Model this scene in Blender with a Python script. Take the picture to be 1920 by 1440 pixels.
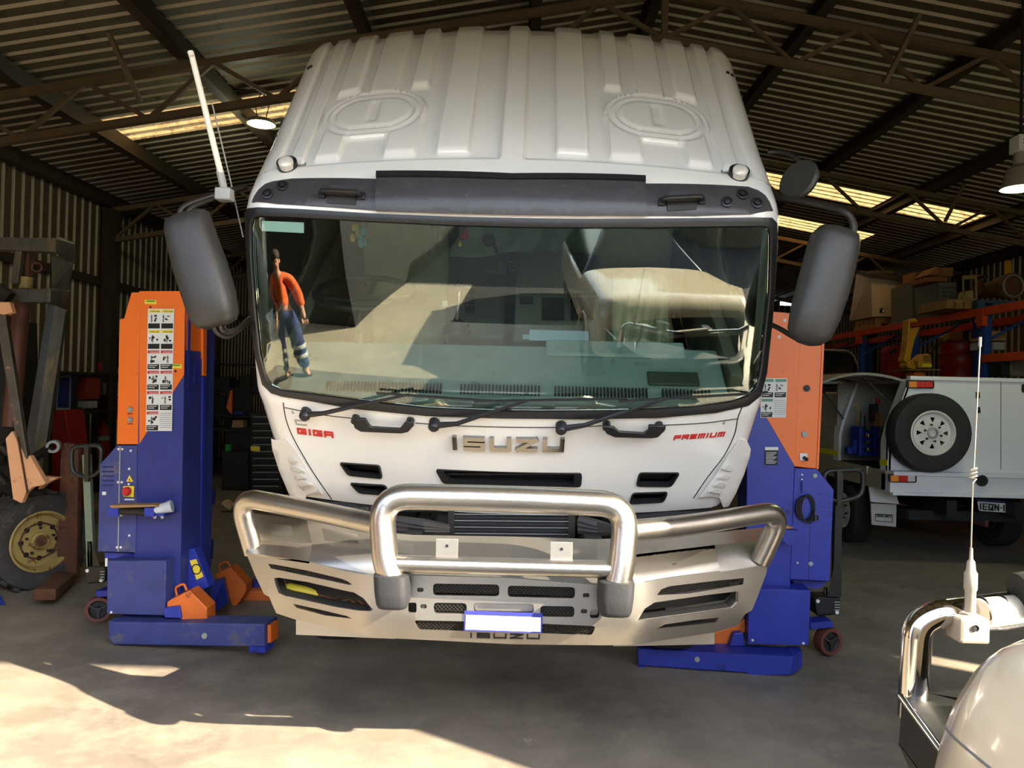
import bpy, bmesh, math, random
from mathutils import Vector as V, Matrix
from mathutils.geometry import delaunay_2d_cdt
R_=random.Random(7)
S=bpy.context.scene
for o in list(bpy.data.objects): bpy.data.objects.remove(o)
COL=S.collection
# ------------------------------------------------------------------ camera
CAMZ=1.65
CAM=V((0,0,CAMZ)); F=1440.0
g_=V((15,-15,-1440)).normalized()
u_=V((.024,1,0)); u_.z=(.024*15-15)/1440; u_.normalize()
x_=g_.cross(u_).normalized()
RW=Matrix((x_,g_,u_))                       # camera -> world
cd=bpy.data.cameras.new('camera'); cam=bpy.data.objects.new('camera',cd); COL.objects.link(cam)
cam.matrix_world=Matrix.Translation(CAM)@RW.to_4x4()
cd.sensor_width=36; cd.lens=36*F/1920; cd.clip_start=.02; cd.clip_end=300
S.camera=cam
# ------------------------------------------------------------------ world, sun, exposure
SUN=V((-1.50,.95,-1.0)).normalized()
w=bpy.data.worlds.new('sky'); S.world=w; w.use_nodes=True
nt=w.node_tree; nt.nodes.clear()
sk=nt.nodes.new('ShaderNodeTexSky'); sk.sky_type='NISHITA'; sk.sun_disc=False
sk.sun_elevation=math.asin(-SUN.z); sk.sun_rotation=math.atan2(-SUN.x,-SUN.y); sk.dust_density=1.5; sk.ozone_density=1.5
bg=nt.nodes.new('ShaderNodeBackground'); bg.inputs[1].default_value=.60
wo=nt.nodes.new('ShaderNodeOutputWorld')
hs=nt.nodes.new('ShaderNodeHueSaturation'); hs.inputs['Saturation'].default_value=.62; nt.links.new(sk.outputs[0],hs.inputs['Color']); nt.links.new(hs.outputs[0],bg.inputs[0]); nt.links.new(bg.outputs[0],wo.inputs[0])
sd=bpy.data.lights.new('sun','SUN'); sd.energy=17.0; sd.angle=.009; sd.color=(1,.87,.66)
so=bpy.data.objects.new('sun',sd); COL.objects.link(so); so.rotation_euler=SUN.to_track_quat('-Z','Y').to_euler(); so.location=(20,-12,18)
S.view_settings.view_transform='Standard'; S.view_settings.look='None'; S.view_settings.gamma=1; S.view_settings.use_curve_mapping=False
S.view_settings.exposure=1.0
# ------------------------------------------------------------------ pixels <-> space
def ray(px,py): return (RW@V((px-960,-(py-720),-F))).normalized()
def P(px,py,Y):
    d=ray(px,py); return CAM+d*(Y/d.y)
def proj(p):
    c=RW.transposed()@(p-CAM); return 960-c.x/c.z*F, 720+c.y/c.z*F
def onp(px,py,pl):
    d=ray(px,py); n=pl[1]; return CAM+d*((pl[0]-CAM).dot(n)/d.dot(n))
def yplane(Y,yaw=0): # a vertical plane at depth Y on the axis, facing the viewer
    return (V((0,Y,0)),V((math.sin(yaw),-math.cos(yaw),0)))
# ------------------------------------------------------------------ materials
def lin(c): 
    c=c/255.; return c/12.92 if c<=.04045 else ((c+.055)/1.055)**2.4
MATS={}
def mat(n,rgb,rough=.5,metal=0,var=.10,sc=5,bump=0,spec=.5,coat=0,spot=None,spota=.5,spotsc=9,emit=None,es=0,stretch=(1,1,1)):
    m=bpy.data.materials.new(n); m.use_nodes=True; t=m.node_tree; b=t.nodes['Principled BSDF']
    c=[lin(x) for x in rgb]+[1]; L=t.links.new
    b.inputs['Roughness'].default_value=rough; b.inputs['Metallic'].default_value=metal
    b.inputs['Specular IOR Level'].default_value=spec; b.inputs['Coat Weight'].default_value=coat; b.inputs['Coat Roughness'].default_value=.06
    tc=t.nodes.new('ShaderNodeTexCoord'); mp=t.nodes.new('ShaderNodeMapping'); mp.inputs['Scale'].default_value=stretch
    L(tc.outputs['Object'],mp.inputs[0])
    nz=t.nodes.new('ShaderNodeTexNoise'); nz.inputs['Scale'].default_value=sc; nz.inputs['Detail'].default_value=7; nz.inputs['Roughness'].default_value=.62
    L(mp.outputs[0],nz.inputs['Vector'])
    r=t.nodes.new('ShaderNodeMapRange'); r.inputs[1].default_value=.3; r.inputs[2].default_value=.7; r.inputs[3].default_value=1-var; r.inputs[4].default_value=1+var*.6
    L(nz.outputs[0],r.inputs[0])
    mu=t.nodes.new('ShaderNodeVectorMath'); mu.operation='SCALE'; mu.inputs[0].default_value=c[:3]; L(r.outputs[0],mu.inputs['Scale'])
    out=mu.outputs[0]
    if spot:
        n2=t.nodes.new('ShaderNodeTexNoise'); n2.inputs['Scale'].default_value=spotsc; n2.inputs['Detail'].default_value=9; n2.inputs['Roughness'].default_value=.7; L(mp.outputs[0],n2.inputs['Vector'])
        rr=t.nodes.new('ShaderNodeMapRange'); rr.inputs[1].default_value=.65-spota*.2; rr.inputs[2].default_value=.72-spota*.2; L(n2.outputs[0],rr.inputs[0])
        mx=t.nodes.new('ShaderNodeMix'); mx.data_type='RGBA'; L(rr.outputs[0],mx.inputs[0]); L(out,mx.inputs[6]); mx.inputs[7].default_value=[lin(x) for x in spot]+[1]
        out=mx.outputs[2]
    L(out,b.inputs['Base Color'])
    if bump:
        bp=t.nodes.new('ShaderNodeBump'); bp.inputs['Strength'].default_value=bump; bp.inputs['Distance'].default_value=.01
        n3=t.nodes.new('ShaderNodeTexNoise'); n3.inputs['Scale'].default_value=sc*6; n3.inputs['Detail'].default_value=5; L(mp.outputs[0],n3.inputs['Vector'])
        L(n3.outputs[0],bp.inputs['Height']); L(bp.outputs[0],b.inputs['Normal'])
    if emit: b.inputs['Emission Color'].default_value=[lin(x) for x in emit]+[1]; b.inputs['Emission Strength'].default_value=es
    MATS[n]=m; return m
WHITE=mat('white paint',(222,219,211),.22,0,.03,2,spec=.5,coat=.5)
WHITE2=mat('white ute paint',(214,216,220),.35,0,.05,3)
CREAM=mat('cream white car paint',(228,210,178),.2,0,.02,2,coat=.6)
BLACKP=mat('black trim plastic',(27,27,28),.42,0,.15,14,bump=.15)
HEADP=mat('weathered black panel',(56,54,56),.38,0,.22,9,spot=(70,66,62),spota=.35,spotsc=22,bump=.1,stretch=(1,3,1))
RUBBER=mat('rubber',(28,27,26),.7,0,.2,12,bump=.2)
GREYP=mat('grey mirror plastic',(47,45,42),.5,0,.12,10,bump=.1,spot=(72,70,66),spota=.2,spotsc=30)
BOOT=mat('grey rubber boot',(32,33,36),.6,0,.1,10,bump=.1)
ALU=mat('brushed aluminium',(194,188,178),.30,1,.08,10,bump=.08,spot=(160,156,150),spota=.12,spotsc=7)
ALU2=mat('aluminium plate',(184,179,171),.42,1,.07,6,bump=.05,spot=(172,168,160),spota=.2,spotsc=4)
CHROME=mat('chrome',(150,148,146),.13,1,.03,5)
BLUE=mat('lift blue paint',(38,52,150),.42,0,.16,5,spot=(26,32,92),spota=.22,spotsc=7)
BLUEL=mat('lift blue paint left',(42,52,122),.5,0,.16,5,spot=(30,36,84),spota=.22,spotsc=7)
BLUEB=mat('lift blue paint dusty',(54,64,122),.55,0,.2,7,spot=(84,84,108),spota=.4,spotsc=5)
ORANGE=mat('lift orange paint',(232,112,34),.42,0,.05,3,spot=(186,84,28),spota=.05,spotsc=12)
ORANGE2=mat('worn orange steel',(214,106,36),.5,0,.14,8,spot=(120,62,30),spota=.25,spotsc=11)
STEEL=mat('dark steel',(58,54,48),.5,.6,.2,9)
GALV=mat('old zinc cladding',(84,74,54),.7,0,.22,2.2,spot=(60,52,38),spota=.35,spotsc=3)
ROOFM=mat('old zinc roof sheet',(84,76,55),.75,0,.22,2.0,spot=(52,46,34),spota=.35,spotsc=2.5)
PURL=mat('brown steel purlin',(58,48,34),.6,.1,.25,6)
TRUSS=mat('truss steel',(108,90,64),.6,.1,.2,6)
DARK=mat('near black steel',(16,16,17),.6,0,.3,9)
DGREY=mat('dark grey',(44,44,44),.6,0,.2,9)
LGREY=mat('light grey',(150,150,146),.5,0,.1,9)
WHT=mat('white print',(214,214,208),.6,0,.02,5)
BLK=mat('black print',(18,18,18),.6,0,.02,5)
REDP=mat('red print',(190,40,34),.5,0,.03,5)
YEL=mat('yellow print',(232,206,60),.5,0,.05,5)
YEL2=mat('yellow machine paint',(206,150,26),.5,0,.15,8,spot=(120,84,24),spota=.25)
REDM=mat('red painted steel',(140,22,16),.45,0,.2,5)
RACKO=mat('rack orange',(196,66,24),.5,0,.15,6)
RACKB=mat('rack blue',(24,70,140),.5,0,.15,6)
CARD=mat('cardboard',(158,112,66),.85,0,.12,6)
WOOD=mat('pallet timber',(150,116,72),.85,0,.25,9,stretch=(1,6,1))
RUST=mat('rusty steel',(96,60,40),.8,.1,.3,9,spot=(60,36,26),spota=.4,spotsc=14,bump=.4)
MASTM=mat('worn mast steel',(86,84,76),.55,.3,.25,8,spot=(112,98,58),spota=.5,spotsc=6,bump=.3,stretch=(2,2,.5))
PEACH=mat('faded peach paint',(230,172,126),.6,0,.08,6,spot=(128,70,36),spota=.16,spotsc=10,bump=.1)
TYRE=mat('tyre rubber',(34,33,32),.75,0,.2,10,bump=.2)
TYRE2=mat('worn forklift tyre',(58,56,54),.8,0,.25,9,spot=(92,88,80),spota=.3,spotsc=12,bump=.4)
RIMY=mat('rusty cream rim',(168,146,86),.6,.1,.2,9,spot=(104,62,34),spota=.45,spotsc=12,bump=.2)
RIMW=mat('white rim paint',(206,204,198),.4,0,.06,6)
DASH=mat('grey green dash plastic',(166,186,184),.55,0,.12,5,spot=(134,152,150),spota=.2,spotsc=6,bump=.1)
CONS=mat('dark console plastic',(92,96,84),.55,0,.1,5)
SEAT=mat('grey green cloth',(150,150,124),.85,0,.16,7,bump=.3)
DRAPE=mat('green grey curtain cloth',(138,164,150),.85,0,.2,6,bump=.3)
INT=mat('cab lining',(128,126,110),.7,0,.1,4)
PAPER=mat('pale blue paper',(196,222,236),.7,0,.05,20)
TEALG=mat('pale green sticker',(226,244,236),.6,0,.03,5)
CYAN=mat('blue cord trinket',(60,170,200),.6,0,.1,9)
GREEN=mat('green plastic',(36,150,60),.5,0,.1,9)
PALEG=mat('pale green handle paint',(112,126,104),.5,.1,.15,9)
NAVY=mat('navy cloth',(42,48,92),.8,0,.15,9)
TOOLB=mat('blue tool plastic',(24,44,130),.4,0,.15,9)
SHADEW=mat('shaded white ute side',(150,142,122),.5,0,.1,5)  # white side panel in shadow, its shade put into the colour
AMB=mat('amber lens',(226,140,50),.25,0,.1,30,coat=.5)
REDL=mat('red lens',(196,40,32),.25,0,.1,30,coat=.5)
CLRL=mat('clear lens',(206,200,196),.25,0,.1,30,coat=.5)
LENS=mat('marker lens',(196,190,180),.15,0,.12,30,coat=.6)
PLASB=mat('grey plastic crate',(104,106,96),.6,0,.12,9)
LAMPS=mat('lamp shade steel',(150,146,132),.45,.3,.1,9)
def glass():
    m=bpy.data.materials.new('tinted windscreen glass'); m.use_nodes=True; t=m.node_tree; t.nodes.clear(); L=t.links.new
    o=t.nodes.new('ShaderNodeOutputMaterial'); mx=t.nodes.new('ShaderNodeMixShader'); tr=t.nodes.new('ShaderNodeBsdfTransparent'); gl=t.nodes.new('ShaderNodeBsdfGlossy')
    fr=t.nodes.new('ShaderNodeFresnel'); fr.inputs[0].default_value=1.52
    ml=t.nodes.new('ShaderNodeMath'); ml.operation='MULTIPLY_ADD'; ml.inputs[1].default_value=1.3; ml.inputs[2].default_value=.04
    tr.inputs[0].default_value=(.85,.91,.87,1); gl.inputs['Roughness'].default_value=.0; gl.inputs[0].default_value=(.93,.97,.93,1)
    L(fr.outputs[0],ml.inputs[0]); L(ml.outputs[0],mx.inputs[0]); L(tr.outputs[0],mx.inputs[1]); L(gl.outputs[0],mx.inputs[2]); L(mx.outputs[0],o.inputs[0]); return m
GLASS=glass()
def sheetlight():
    m=bpy.data.materials.new('translucent fibreglass sheet'); m.use_nodes=True; t=m.node_tree; t.nodes.clear(); L=t.links.new
    o=t.nodes.new('ShaderNodeOutputMaterial'); tl=t.nodes.new('ShaderNodeBsdfTranslucent'); tc=t.nodes.new('ShaderNodeTexCoord')
    nz=t.nodes.new('ShaderNodeTexNoise'); nz.inputs['Scale'].default_value=9; nz.inputs['Detail'].default_value=8; nz.inputs['Roughness'].default_value=.75
    cr=t.nodes.new('ShaderNodeValToRGB'); cr.color_ramp.elements[0].position=.36; cr.color_ramp.elements[0].color=(.07,.04,.015,1); cr.color_ramp.elements[1].position=.52; cr.color_ramp.elements[1].color=(.24,.145,.055,1)
    L(tc.outputs['Object'],nz.inputs['Vector']); L(nz.outputs[0],cr.inputs[0]); L(cr.outputs[0],tl.inputs[0]); L(tl.outputs[0],o.inputs[0]); return m
SKYL=sheetlight()
def emis(n,rgb,s):
    m=bpy.data.materials.new(n); m.use_nodes=True; t=m.node_tree; t.nodes.clear()
    o=t.nodes.new('ShaderNodeOutputMaterial'); e=t.nodes.new('ShaderNodeEmission'); e.inputs[0].default_value=[lin(x) for x in rgb]+[1]; e.inputs[1].default_value=s
    t.links.new(e.outputs[0],o.inputs[0]); return m
LAMPE=emis('lit lamp glass',(240,255,200),9)
def floor_mat(name,base,dark,light):
    m=bpy.data.materials.new(name); m.use_nodes=True; t=m.node_tree; b=t.nodes['Principled BSDF']; L=t.links.new
    tc=t.nodes.new('ShaderNodeTexCoord')
    def noise(s,d,r=.6,dist=0):
        n=t.nodes.new('ShaderNodeTexNoise'); n.inputs['Scale'].default_value=s; n.inputs['Detail'].default_value=d; n.inputs['Roughness'].default_value=r; n.inputs['Distortion'].default_value=dist
        L(tc.outputs['Object'],n.inputs['Vector']); return n.outputs[0]
    def ramp(x,a,b_):
        r=t.nodes.new('ShaderNodeMapRange'); r.inputs[1].default_value=a; r.inputs[2].default_value=b_; L(x,r.inputs[0]); return r.outputs[0]
    def mix(f,a,c):
        x=t.nodes.new('ShaderNodeMix'); x.data_type='RGBA'; L(f,x.inputs[0])
        for i,v in ((6,a),(7,c)):
            if isinstance(v,tuple): x.inputs[i].default_value=[lin(q) for q in v]+[1]
            else: L(v,x.inputs[i])
        return x.outputs[2]
    c=mix(ramp(noise(.7,8),.38,.62),base,dark)
    c=mix(ramp(noise(4,9,.7),.45,.85),c,light)
    c=mix(ramp(noise(7,9,.8,1.5),.66,.70),c,tuple(int(x*.45) for x in dark))      # oil specks
    c=mix(ramp(noise(2.2,10,.75,.6),.64,.74),c,tuple(min(255,int(x*1.35)) for x in light)) # pale scuffs
    L(c,b.inputs['Base Color'])
    rr=t.nodes.new('ShaderNodeMapRange'); rr.inputs[3].default_value=.42; rr.inputs[4].default_value=.75; L(noise(3,6),rr.inputs[0]); L(rr.outputs[0],b.inputs['Roughness'])
    bp=t.nodes.new('ShaderNodeBump'); bp.inputs['Strength'].default_value=.25; bp.inputs['Distance'].default_value=.008; L(noise(14,9,.7),bp.inputs['Height']); L(bp.outputs[0],b.inputs['Normal'])
    return m
SHADEG=mat('shaded yard ground',(52,50,47),.9,0,.2,3,bump=.3)  # dark tone stands for shaded ground in the windscreen reflection
FLOOR=floor_mat('stained concrete',(134,124,110),(104,96,86),(152,142,126))
LITRIB=mat('lit zinc rib',(182,172,148),.6,0,.12,4)  # paler rib faces: light caught by the ribs, put into the colour
APRON=floor_mat('yard concrete',(176,162,138),(158,145,124),(188,176,154))
# ------------------------------------------------------------------ mesh building
class MB:
    def __init__(s,M=None): s.v=[]; s.f=[]; s.M=M
    def pt(s,p): p=V(p); s.v.append(s.M@p if s.M else p); return len(s.v)-1
    def face(s,*i): s.f.append(tuple(i))
    def hexa(s,p):  # 8 points: bottom ring 0-3, top ring 4-7
        i=[s.pt(q) for q in p]
        for f in ((3,2,1,0),(4,5,6,7),(0,1,5,4),(1,2,6,5),(2,3,7,6),(3,0,4,7)): s.face(*[i[k] for k in f])
        return s
    def box(s,x0,x1,y0,y1,z0,z1): return s.hexa([(x0,y0,z0),(x1,y0,z0),(x1,y1,z0),(x0,y1,z0),(x0,y0,z1),(x1,y0,z1),(x1,y1,z1),(x0,y1,z1)])
    def bar(s,p,q,w,h,up=V((0,0,1))):
        p=V(p);q=V(q);d=(q-p).normalized(); a=d.cross(V(up))
        if a.length<1e-4: a=d.cross(V((1,0,0)))
        a.normalize(); b=a.cross(d).normalized(); a*=w/2; b*=h/2
        return s.hexa([p-a-b,p+a-b,q+a-b,q-a-b,p-a+b,p+a+b,q+a+b,q-a+b])
    def tube(s,path,r,n=12,closed=False,caps=True):
        path=[V(p) for p in path]; N=len(path); rs=r if isinstance(r,(list,tuple)) else [r]*N
        rings=[]; prev=None
        for i,p in enumerate(path):
            if closed: d=(path[(i+1)%N]-path[i-1])
            else: d=(path[min(i+1,N-1)]-path[max(i-1,0)])
            d.normalize()
            if prev is None:
                a=d.orthogonal().normalized()
            else: a=(prev-d*prev.dot(d)).normalized()
            prev=a; b=d.cross(a)
            rings.append([s.pt(p+(a*math.cos(t)+b*math.sin(t))*rs[i]) for t in [2*math.pi*k/n for k in range(n)]])
        for i in range(N if closed else N-1):
            A=rings[i];B=rings[(i+1)%N]
            for k in range(n): s.face(A[k],A[(k+1)%n],B[(k+1)%n],B[k])
        if caps and not closed: s.face(*rings[0][::-1]); s.face(*rings[-1])
        return s
    def lathe(s,prof,c,ax,n=24,a0=0,a1=2*math.pi,close=False):
        c=V(c);ax=V(ax).normalized(); a=ax.orthogonal().normalized() if abs(ax.z)>.9 else ax.cross(V((0,0,1))).normalized(); b=ax.cross(a)
        full=abs(a1-a0)>6.28; m=n if full else n+1; R=[]
        for r,h in prof:
            if r<1e-6: R.append([s.pt(c+ax*h)]*m)
            else: R.append([s.pt(c+ax*h+(a*math.cos(t)+b*math.sin(t))*r) for t in [a0+(a1-a0)*k/n for k in range(m)]])
        idx=list(range(len(R)-1))
        pairs=[(i,i+1) for i in idx]+([(len(R)-1,0)] if close else [])
        for i,j in pairs:
            for k in range(n):
                q=[R[i][k],R[i][(k+1)%m],R[j][(k+1)%m],R[j][k]]; u=[]
                for x in q:
                    if x not in u: u.append(x)
                if len(u)>2: s.face(*u)
        return s
    def ell(s,c,rx,ry,rz,n=16,m=10):
        c=V(c); R=[]
        for i in range(m+1):
            t=math.pi*i/m
            R.append([s.pt(c+V((rx*math.sin(t)*math.cos(2*math.pi*k/n),ry*math.sin(t)*math.sin(2*math.pi*k/n),rz*math.cos(t)))) for k in range(n)])
        for i in range(m):
            for k in range(n): s.face(R[i][k],R[i+1][k],R[i+1][(k+1)%n],R[i][(k+1)%n])
        return s
    def grid(s,fn,nu,nv):
        I=[[s.pt(fn(i/nu,j/nv)) for i in range(nu+1)] for j in range(nv+1)]
        for j in range(nv):
            for i in range(nu): s.face(I[j][i],I[j][i+1],I[j+1][i+1],I[j+1][i])
        return s
    def solid(s,outer,holes,front,back,grid=None,seg=None):
        vs,tr=fill2(outer,holes,grid,seg)
        A=[s.pt(front(p)) for p in vs]; B=[s.pt(back(p)) for p in vs]; cnt={}
        for t in tr:
            s.face(*[A[i] for i in t]); s.face(*[B[i] for i in t[::-1]])
            for k in range(3):
                e=(t[k],t[(k+1)%3]); key=(min(e),max(e)); cnt.setdefault(key,[]).append(e)
        for k,e in cnt.items():
            if len(e)==1: i,j=e[0]; s.face(A[j],A[i],B[i],B[j])
        return s
    def plate(s,pts,pl,t,off=0,holes=(),seg=None):
        n=pl[1]
        return s.solid([V(p) for p in pts],[[V(q) for q in h] for h in holes],lambda p:onp(p.x,p.y,pl)+n*off,lambda p:onp(p.x,p.y,pl)+n*(off-t),None,seg)
    def quad(s,a,b,c,d,t):  # slab from 4 corners, thickness away from viewer
        a,b,c,d=map(V,(a,b,c,d)); n=(b-a).cross(d-a).normalized()
        if n.dot(a-CAM)<0: n=-n
        return s.hexa([a,b,c,d,a+n*t,b+n*t,c+n*t,d+n*t])
    def build(s,name,m,parent=None,smooth=35,bevel=0,label=None,kind=None,seg=2):
        if not s.v: return None
        me=bpy.data.meshes.new(name); me.from_pydata([tuple(p) for p in s.v],[],s.f); 
        bm=bmesh.new(); bm.from_mesh(me); bmesh.ops.remove_doubles(bm,verts=bm.verts,dist=1e-5); bmesh.ops.recalc_face_normals(bm,faces=bm.faces); bm.to_mesh(me); bm.free()
        me.materials.append(m)
        if smooth: me.polygons.foreach_set('use_smooth',[True]*len(me.polygons)); me.set_sharp_from_angle(angle=math.radians(smooth))
        o=bpy.data.objects.new(name,me); COL.objects.link(o)
        if bevel:
            b=o.modifiers.new('bevel','BEVEL'); b.width=bevel; b.segments=seg; b.limit_method='ANGLE'; b.angle_limit=math.radians(40)
        if parent: attach(o,parent)
        if label: o['label']=label
        if kind: o['kind']=kind
        return o
def attach(o,p):
    o.parent=p; o.matrix_parent_inverse=WM(p).inverted()
def WM(p):
    m=p.matrix_basis.copy()
    return (WM(p.parent)@p.matrix_parent_inverse@m) if p.parent else m
def inpoly(x,y,P_):
    c=False; n=len(P_); j=n-1
    for i in range(n):
        a=P_[i];b=P_[j]
        if (a[1]>y)!=(b[1]>y) and x<(b[0]-a[0])*(y-a[1])/(b[1]-a[1])+a[0]: c=not c
        j=i
    return c
def dens(P_,seg):
    if not seg: return list(P_)
    o=[]
    for i in range(len(P_)):
        a=P_[i];b=P_[(i+1)%len(P_)]; k=max(1,int(math.ceil((b-a).length/seg)))
        o+=[a+(b-a)*(q/k) for q in range(k)]
    return o
def fill2(outer,holes,grid,seg):
    outer=dens([V(p[:2]) for p in outer],seg); hs=[dens([V(p[:2]) for p in h],seg) for h in holes]
    vs=[];ed=[]
    for L_ in [outer]+hs:
        b=len(vs); vs+=L_; ed+=[(b+i,b+(i+1)%len(L_)) for i in range(len(L_))]
    if grid:
        x0=min(p.x for p in outer);x1=max(p.x for p in outer);y0=min(p.y for p in outer);y1=max(p.y for p in outer)
        gx,gy=grid
        allp=outer+[q for h in hs for q in h]
        for i in range(int((x1-x0)/gx)+2):
            for j in range(int((y1-y0)/gy)+2):
                x=x0+gx*(i+.5);y=y0+gy*(j+.5)
                if inpoly(x,y,outer) and not any(inpoly(x,y,h) for h in hs) and min((p.x-x)**2+(p.y-y)**2 for p in allp)>(min(gx,gy)*.4)**2: vs.append(V((x,y)))
    r=delaunay_2d_cdt(vs,ed,[],0,1e-7); rv=r[0]; tr=[]
    for f in r[2]:
        cx=sum(rv[i].x for i in f)/3;cy=sum(rv[i].y for i in f)/3
        if inpoly(cx,cy,outer) and not any(inpoly(cx,cy,h) for h in hs): tr.append(tuple(f))
    return rv,tr
def smoothp(P_,k=4,closed=True):   # Catmull-Rom
    n=len(P_); o=[]; P_=[V(p) for p in P_]
    for i in range(n if closed else n-1):
        if closed: a,b,c,d=P_[i-1],P_[i],P_[(i+1)%n],P_[(i+2)%n]
        else: a,b,c,d=P_[max(i-1,0)],P_[i],P_[i+1],P_[min(i+2,n-1)]
        for j in range(k):
            t=j/k; o.append(.5*((2*b)+(c-a)*t+(2*a-5*b+4*c-d)*t*t+(3*b-a-3*c+d)*t**3))
    if not closed: o.append(P_[-1])
    return o
def rnd(P_,r,k=4):  # round polygon corners
    n=len(P_);P_=[V(p) for p in P_];o=[]
    for i in range(n):
        a,b,c=P_[i-1],P_[i],P_[(i+1)%n]; d1=(a-b);d2=(c-b); q=min(r,d1.length*.45,d2.length*.45)
        p1=b+d1.normalized()*q;p2=b+d2.normalized()*q
        for j in range(k+1):
            t=j/k; o.append(p1*(1-t)**2+b*2*t*(1-t)+p2*t*t)
    return o
def fillet(path,r,k=8): # round the inner corners of an open 3D path
    P_=[V(p) for p in path]; o=[P_[0]]
    for i in range(1,len(P_)-1):
        a,b,c=P_[i-1],P_[i],P_[i+1]; d1=a-b;d2=c-b; q=min(r,d1.length*.49,d2.length*.49)
        p1=b+d1.normalized()*q;p2=b+d2.normalized()*q
        for j in range(k+1):
            t=j/k; o.append(p1*(1-t)**2+b*2*t*(1-t)+p2*t*t)
    o.append(P_[-1]); return o
def thing(name,label,cat,loc=(0,0,0),rz=0,group=None,kind=None):
    o=bpy.data.objects.new(name,None); COL.objects.link(o); o.location=loc; o.rotation_euler=(0,0,rz); o.empty_display_size=.2
    tag(o,label,cat,group,kind); return o
def tag(o,label=None,cat=None,group=None,kind=None):
    if label:o['label']=label
    if cat:o['category']=cat
    if group:o['group']=group
    if kind:o['kind']=kind
    return o
def dup(r,parent=None,off=V((0,0,0))):
    c=r.copy(); COL.objects.link(c)
    if parent: c.parent=parent; c.matrix_parent_inverse=r.matrix_parent_inverse.copy()
    else: c.location=r.location+off
    for ch in [x for x in bpy.data.objects if x.parent==r]: dup(ch,c)
    return c
# ------------------------------------------------------------------ stroke lettering
G={'A':[[(0,0),(0,.9),(.1,1),(1,1),(1,0)],[(0,.42),(1,.42)]],'B':[[(0,0),(0,1),(.85,1),(1,.75),(.85,.5),(0,.5)],[(.85,.5),(1,.25),(.85,0),(0,0)]],
'C':[[(1,1),(0,1),(0,0),(1,0)]],'D':[[(0,0),(0,1),(.7,1),(1,.7),(1,.3),(.7,0),(0,0)]],'E':[[(1,1),(0,1),(0,0),(1,0)],[(0,.5),(.9,.5)]],
'G':[[(1,1),(0,1),(0,0),(1,0),(1,.45),(.5,.45)]],'I':[[(.5,0),(.5,1)]],'M':[[(0,0),(0,1),(1,1),(1,0)],[(.5,1),(.5,0)]],'N':[[(0,0),(0,1),(1,0),(1,1)]],
'O':[[(0,0),(0,1),(1,1),(1,0),(0,0)]],'P':[[(0,0),(0,1),(1,1),(1,.45),(0,.45)]],'Q':[[(0,0),(0,1),(1,1),(1,0),(0,0)],[(.6,.3),(1.05,-.05)]],
'R':[[(0,0),(0,1),(1,1),(1,.45),(0,.45)],[(.5,.45),(1,0)]],'S':[[(1,1),(0,1),(0,.5),(1,.5),(1,0),(0,0)]],'T':[[(0,1),(1,1)],[(.5,1),(.5,0)]],
'U':[[(0,1),(0,0),(1,0),(1,1)]],'Z':[[(0,1),(1,1),(0,0),(1,0)]],'0':[[(0,0),(0,1),(1,1),(1,0),(0,0)]],'1':[[(.2,.8),(.55,1),(.55,0)]],'-':[[(.2,.5),(.8,.5)]],
'F':[[(0,0),(0,1),(1,1)],[(0,.5),(.8,.5)]],'L':[[(0,1),(0,0),(1,0)]],'V':[[(0,1),(.5,0),(1,1)]],'W':[[(0,1),(.25,0),(.5,.8),(.75,0),(1,1)]],'H':[[(0,0),(0,1)],[(1,0),(1,1)],[(0,.5),(1,.5)]],
'4':[[(.8,0),(.8,1),(0,.35),(1,.35)]],'7':[[(0,1),(1,1),(.4,0)]],' ':[]}
def text(mb,s,fn,W,H,t,gap=.28,depth=1.0,slant=0,narrow='I1-'):
    """lettering strokes; fn(x,y,d) with x in 0..W, y in 0..H, d 0 at back .. 1 front"""
    wd=[.35 if c in narrow else 1 for c in s]; tot=sum(wd)+gap*(len(s)-1); cw=W/tot; x=0
    for c,k in zip(s,wd):
        gw=cw*k
        for pl in G[c]:
            for a,b in zip(pl[:-1],pl[1:]):
                ax=x+t/2+(gw-t)*a[0];ay=t/2+(H-t)*a[1];bx=x+t/2+(gw-t)*b[0];by=t/2+(H-t)*b[1]
                d=V((bx-ax,by-ay)); l=d.length
                if l<1e-9: continue
                d/=l; n=V((-d.y,d.x))*t/2; e=d*t/2; A=V((ax,ay))-e;B=V((bx,by))+e
                q=[A-n,B-n,B+n,A+n]; q=[(p.x+slant*p.y,p.y) for p in q]
                mb.hexa([fn(p[0],p[1],0) for p in q]+[fn(p[0],p[1],depth) for p in q])
        x+=gw+cw*gap
    return mb
# ================================================================== THE BUILDING
XL,XR,XC=-6.4,9.06,1.33; YF,YB=1.0,24.0
def zr(x): return 5.86-.176*abs(x-XC)
fl=MB().box(XL-.2,XR+.2,YF,YB+.2,-.2,0).build('floor',FLOOR,kind='structure'); 
MB().box(-30,40,-.8,YF,-.22,-.005).build('ground',APRON,kind='structure')
MB().box(-30,-1.15,-3.4,-.8,-.22,-.005).build('ground',APRON,kind='structure')
MB().box(-1.15,40,-3.4,-.8,-.22,-.006).build('ground',SHADEG,kind='structure')  # shade painted as a dark slab, right of the sunlit concrete
MB().box(-30,40,-40,-3.4,-.22,-.008).build('ground',SHADEG,kind='structure')  # dark slab standing in for the shaded yard farther back
def ribs(L,n=4,p=.19,h=.042):   # one steel sheet: profile points across (c,height)
    o=[]
    for i in range(n): o+=[(i*p,0),(i*p+.125,0),(i*p+.150,h),(i*p+.168,h)]
    return o+[(n*p,0)]
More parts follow.
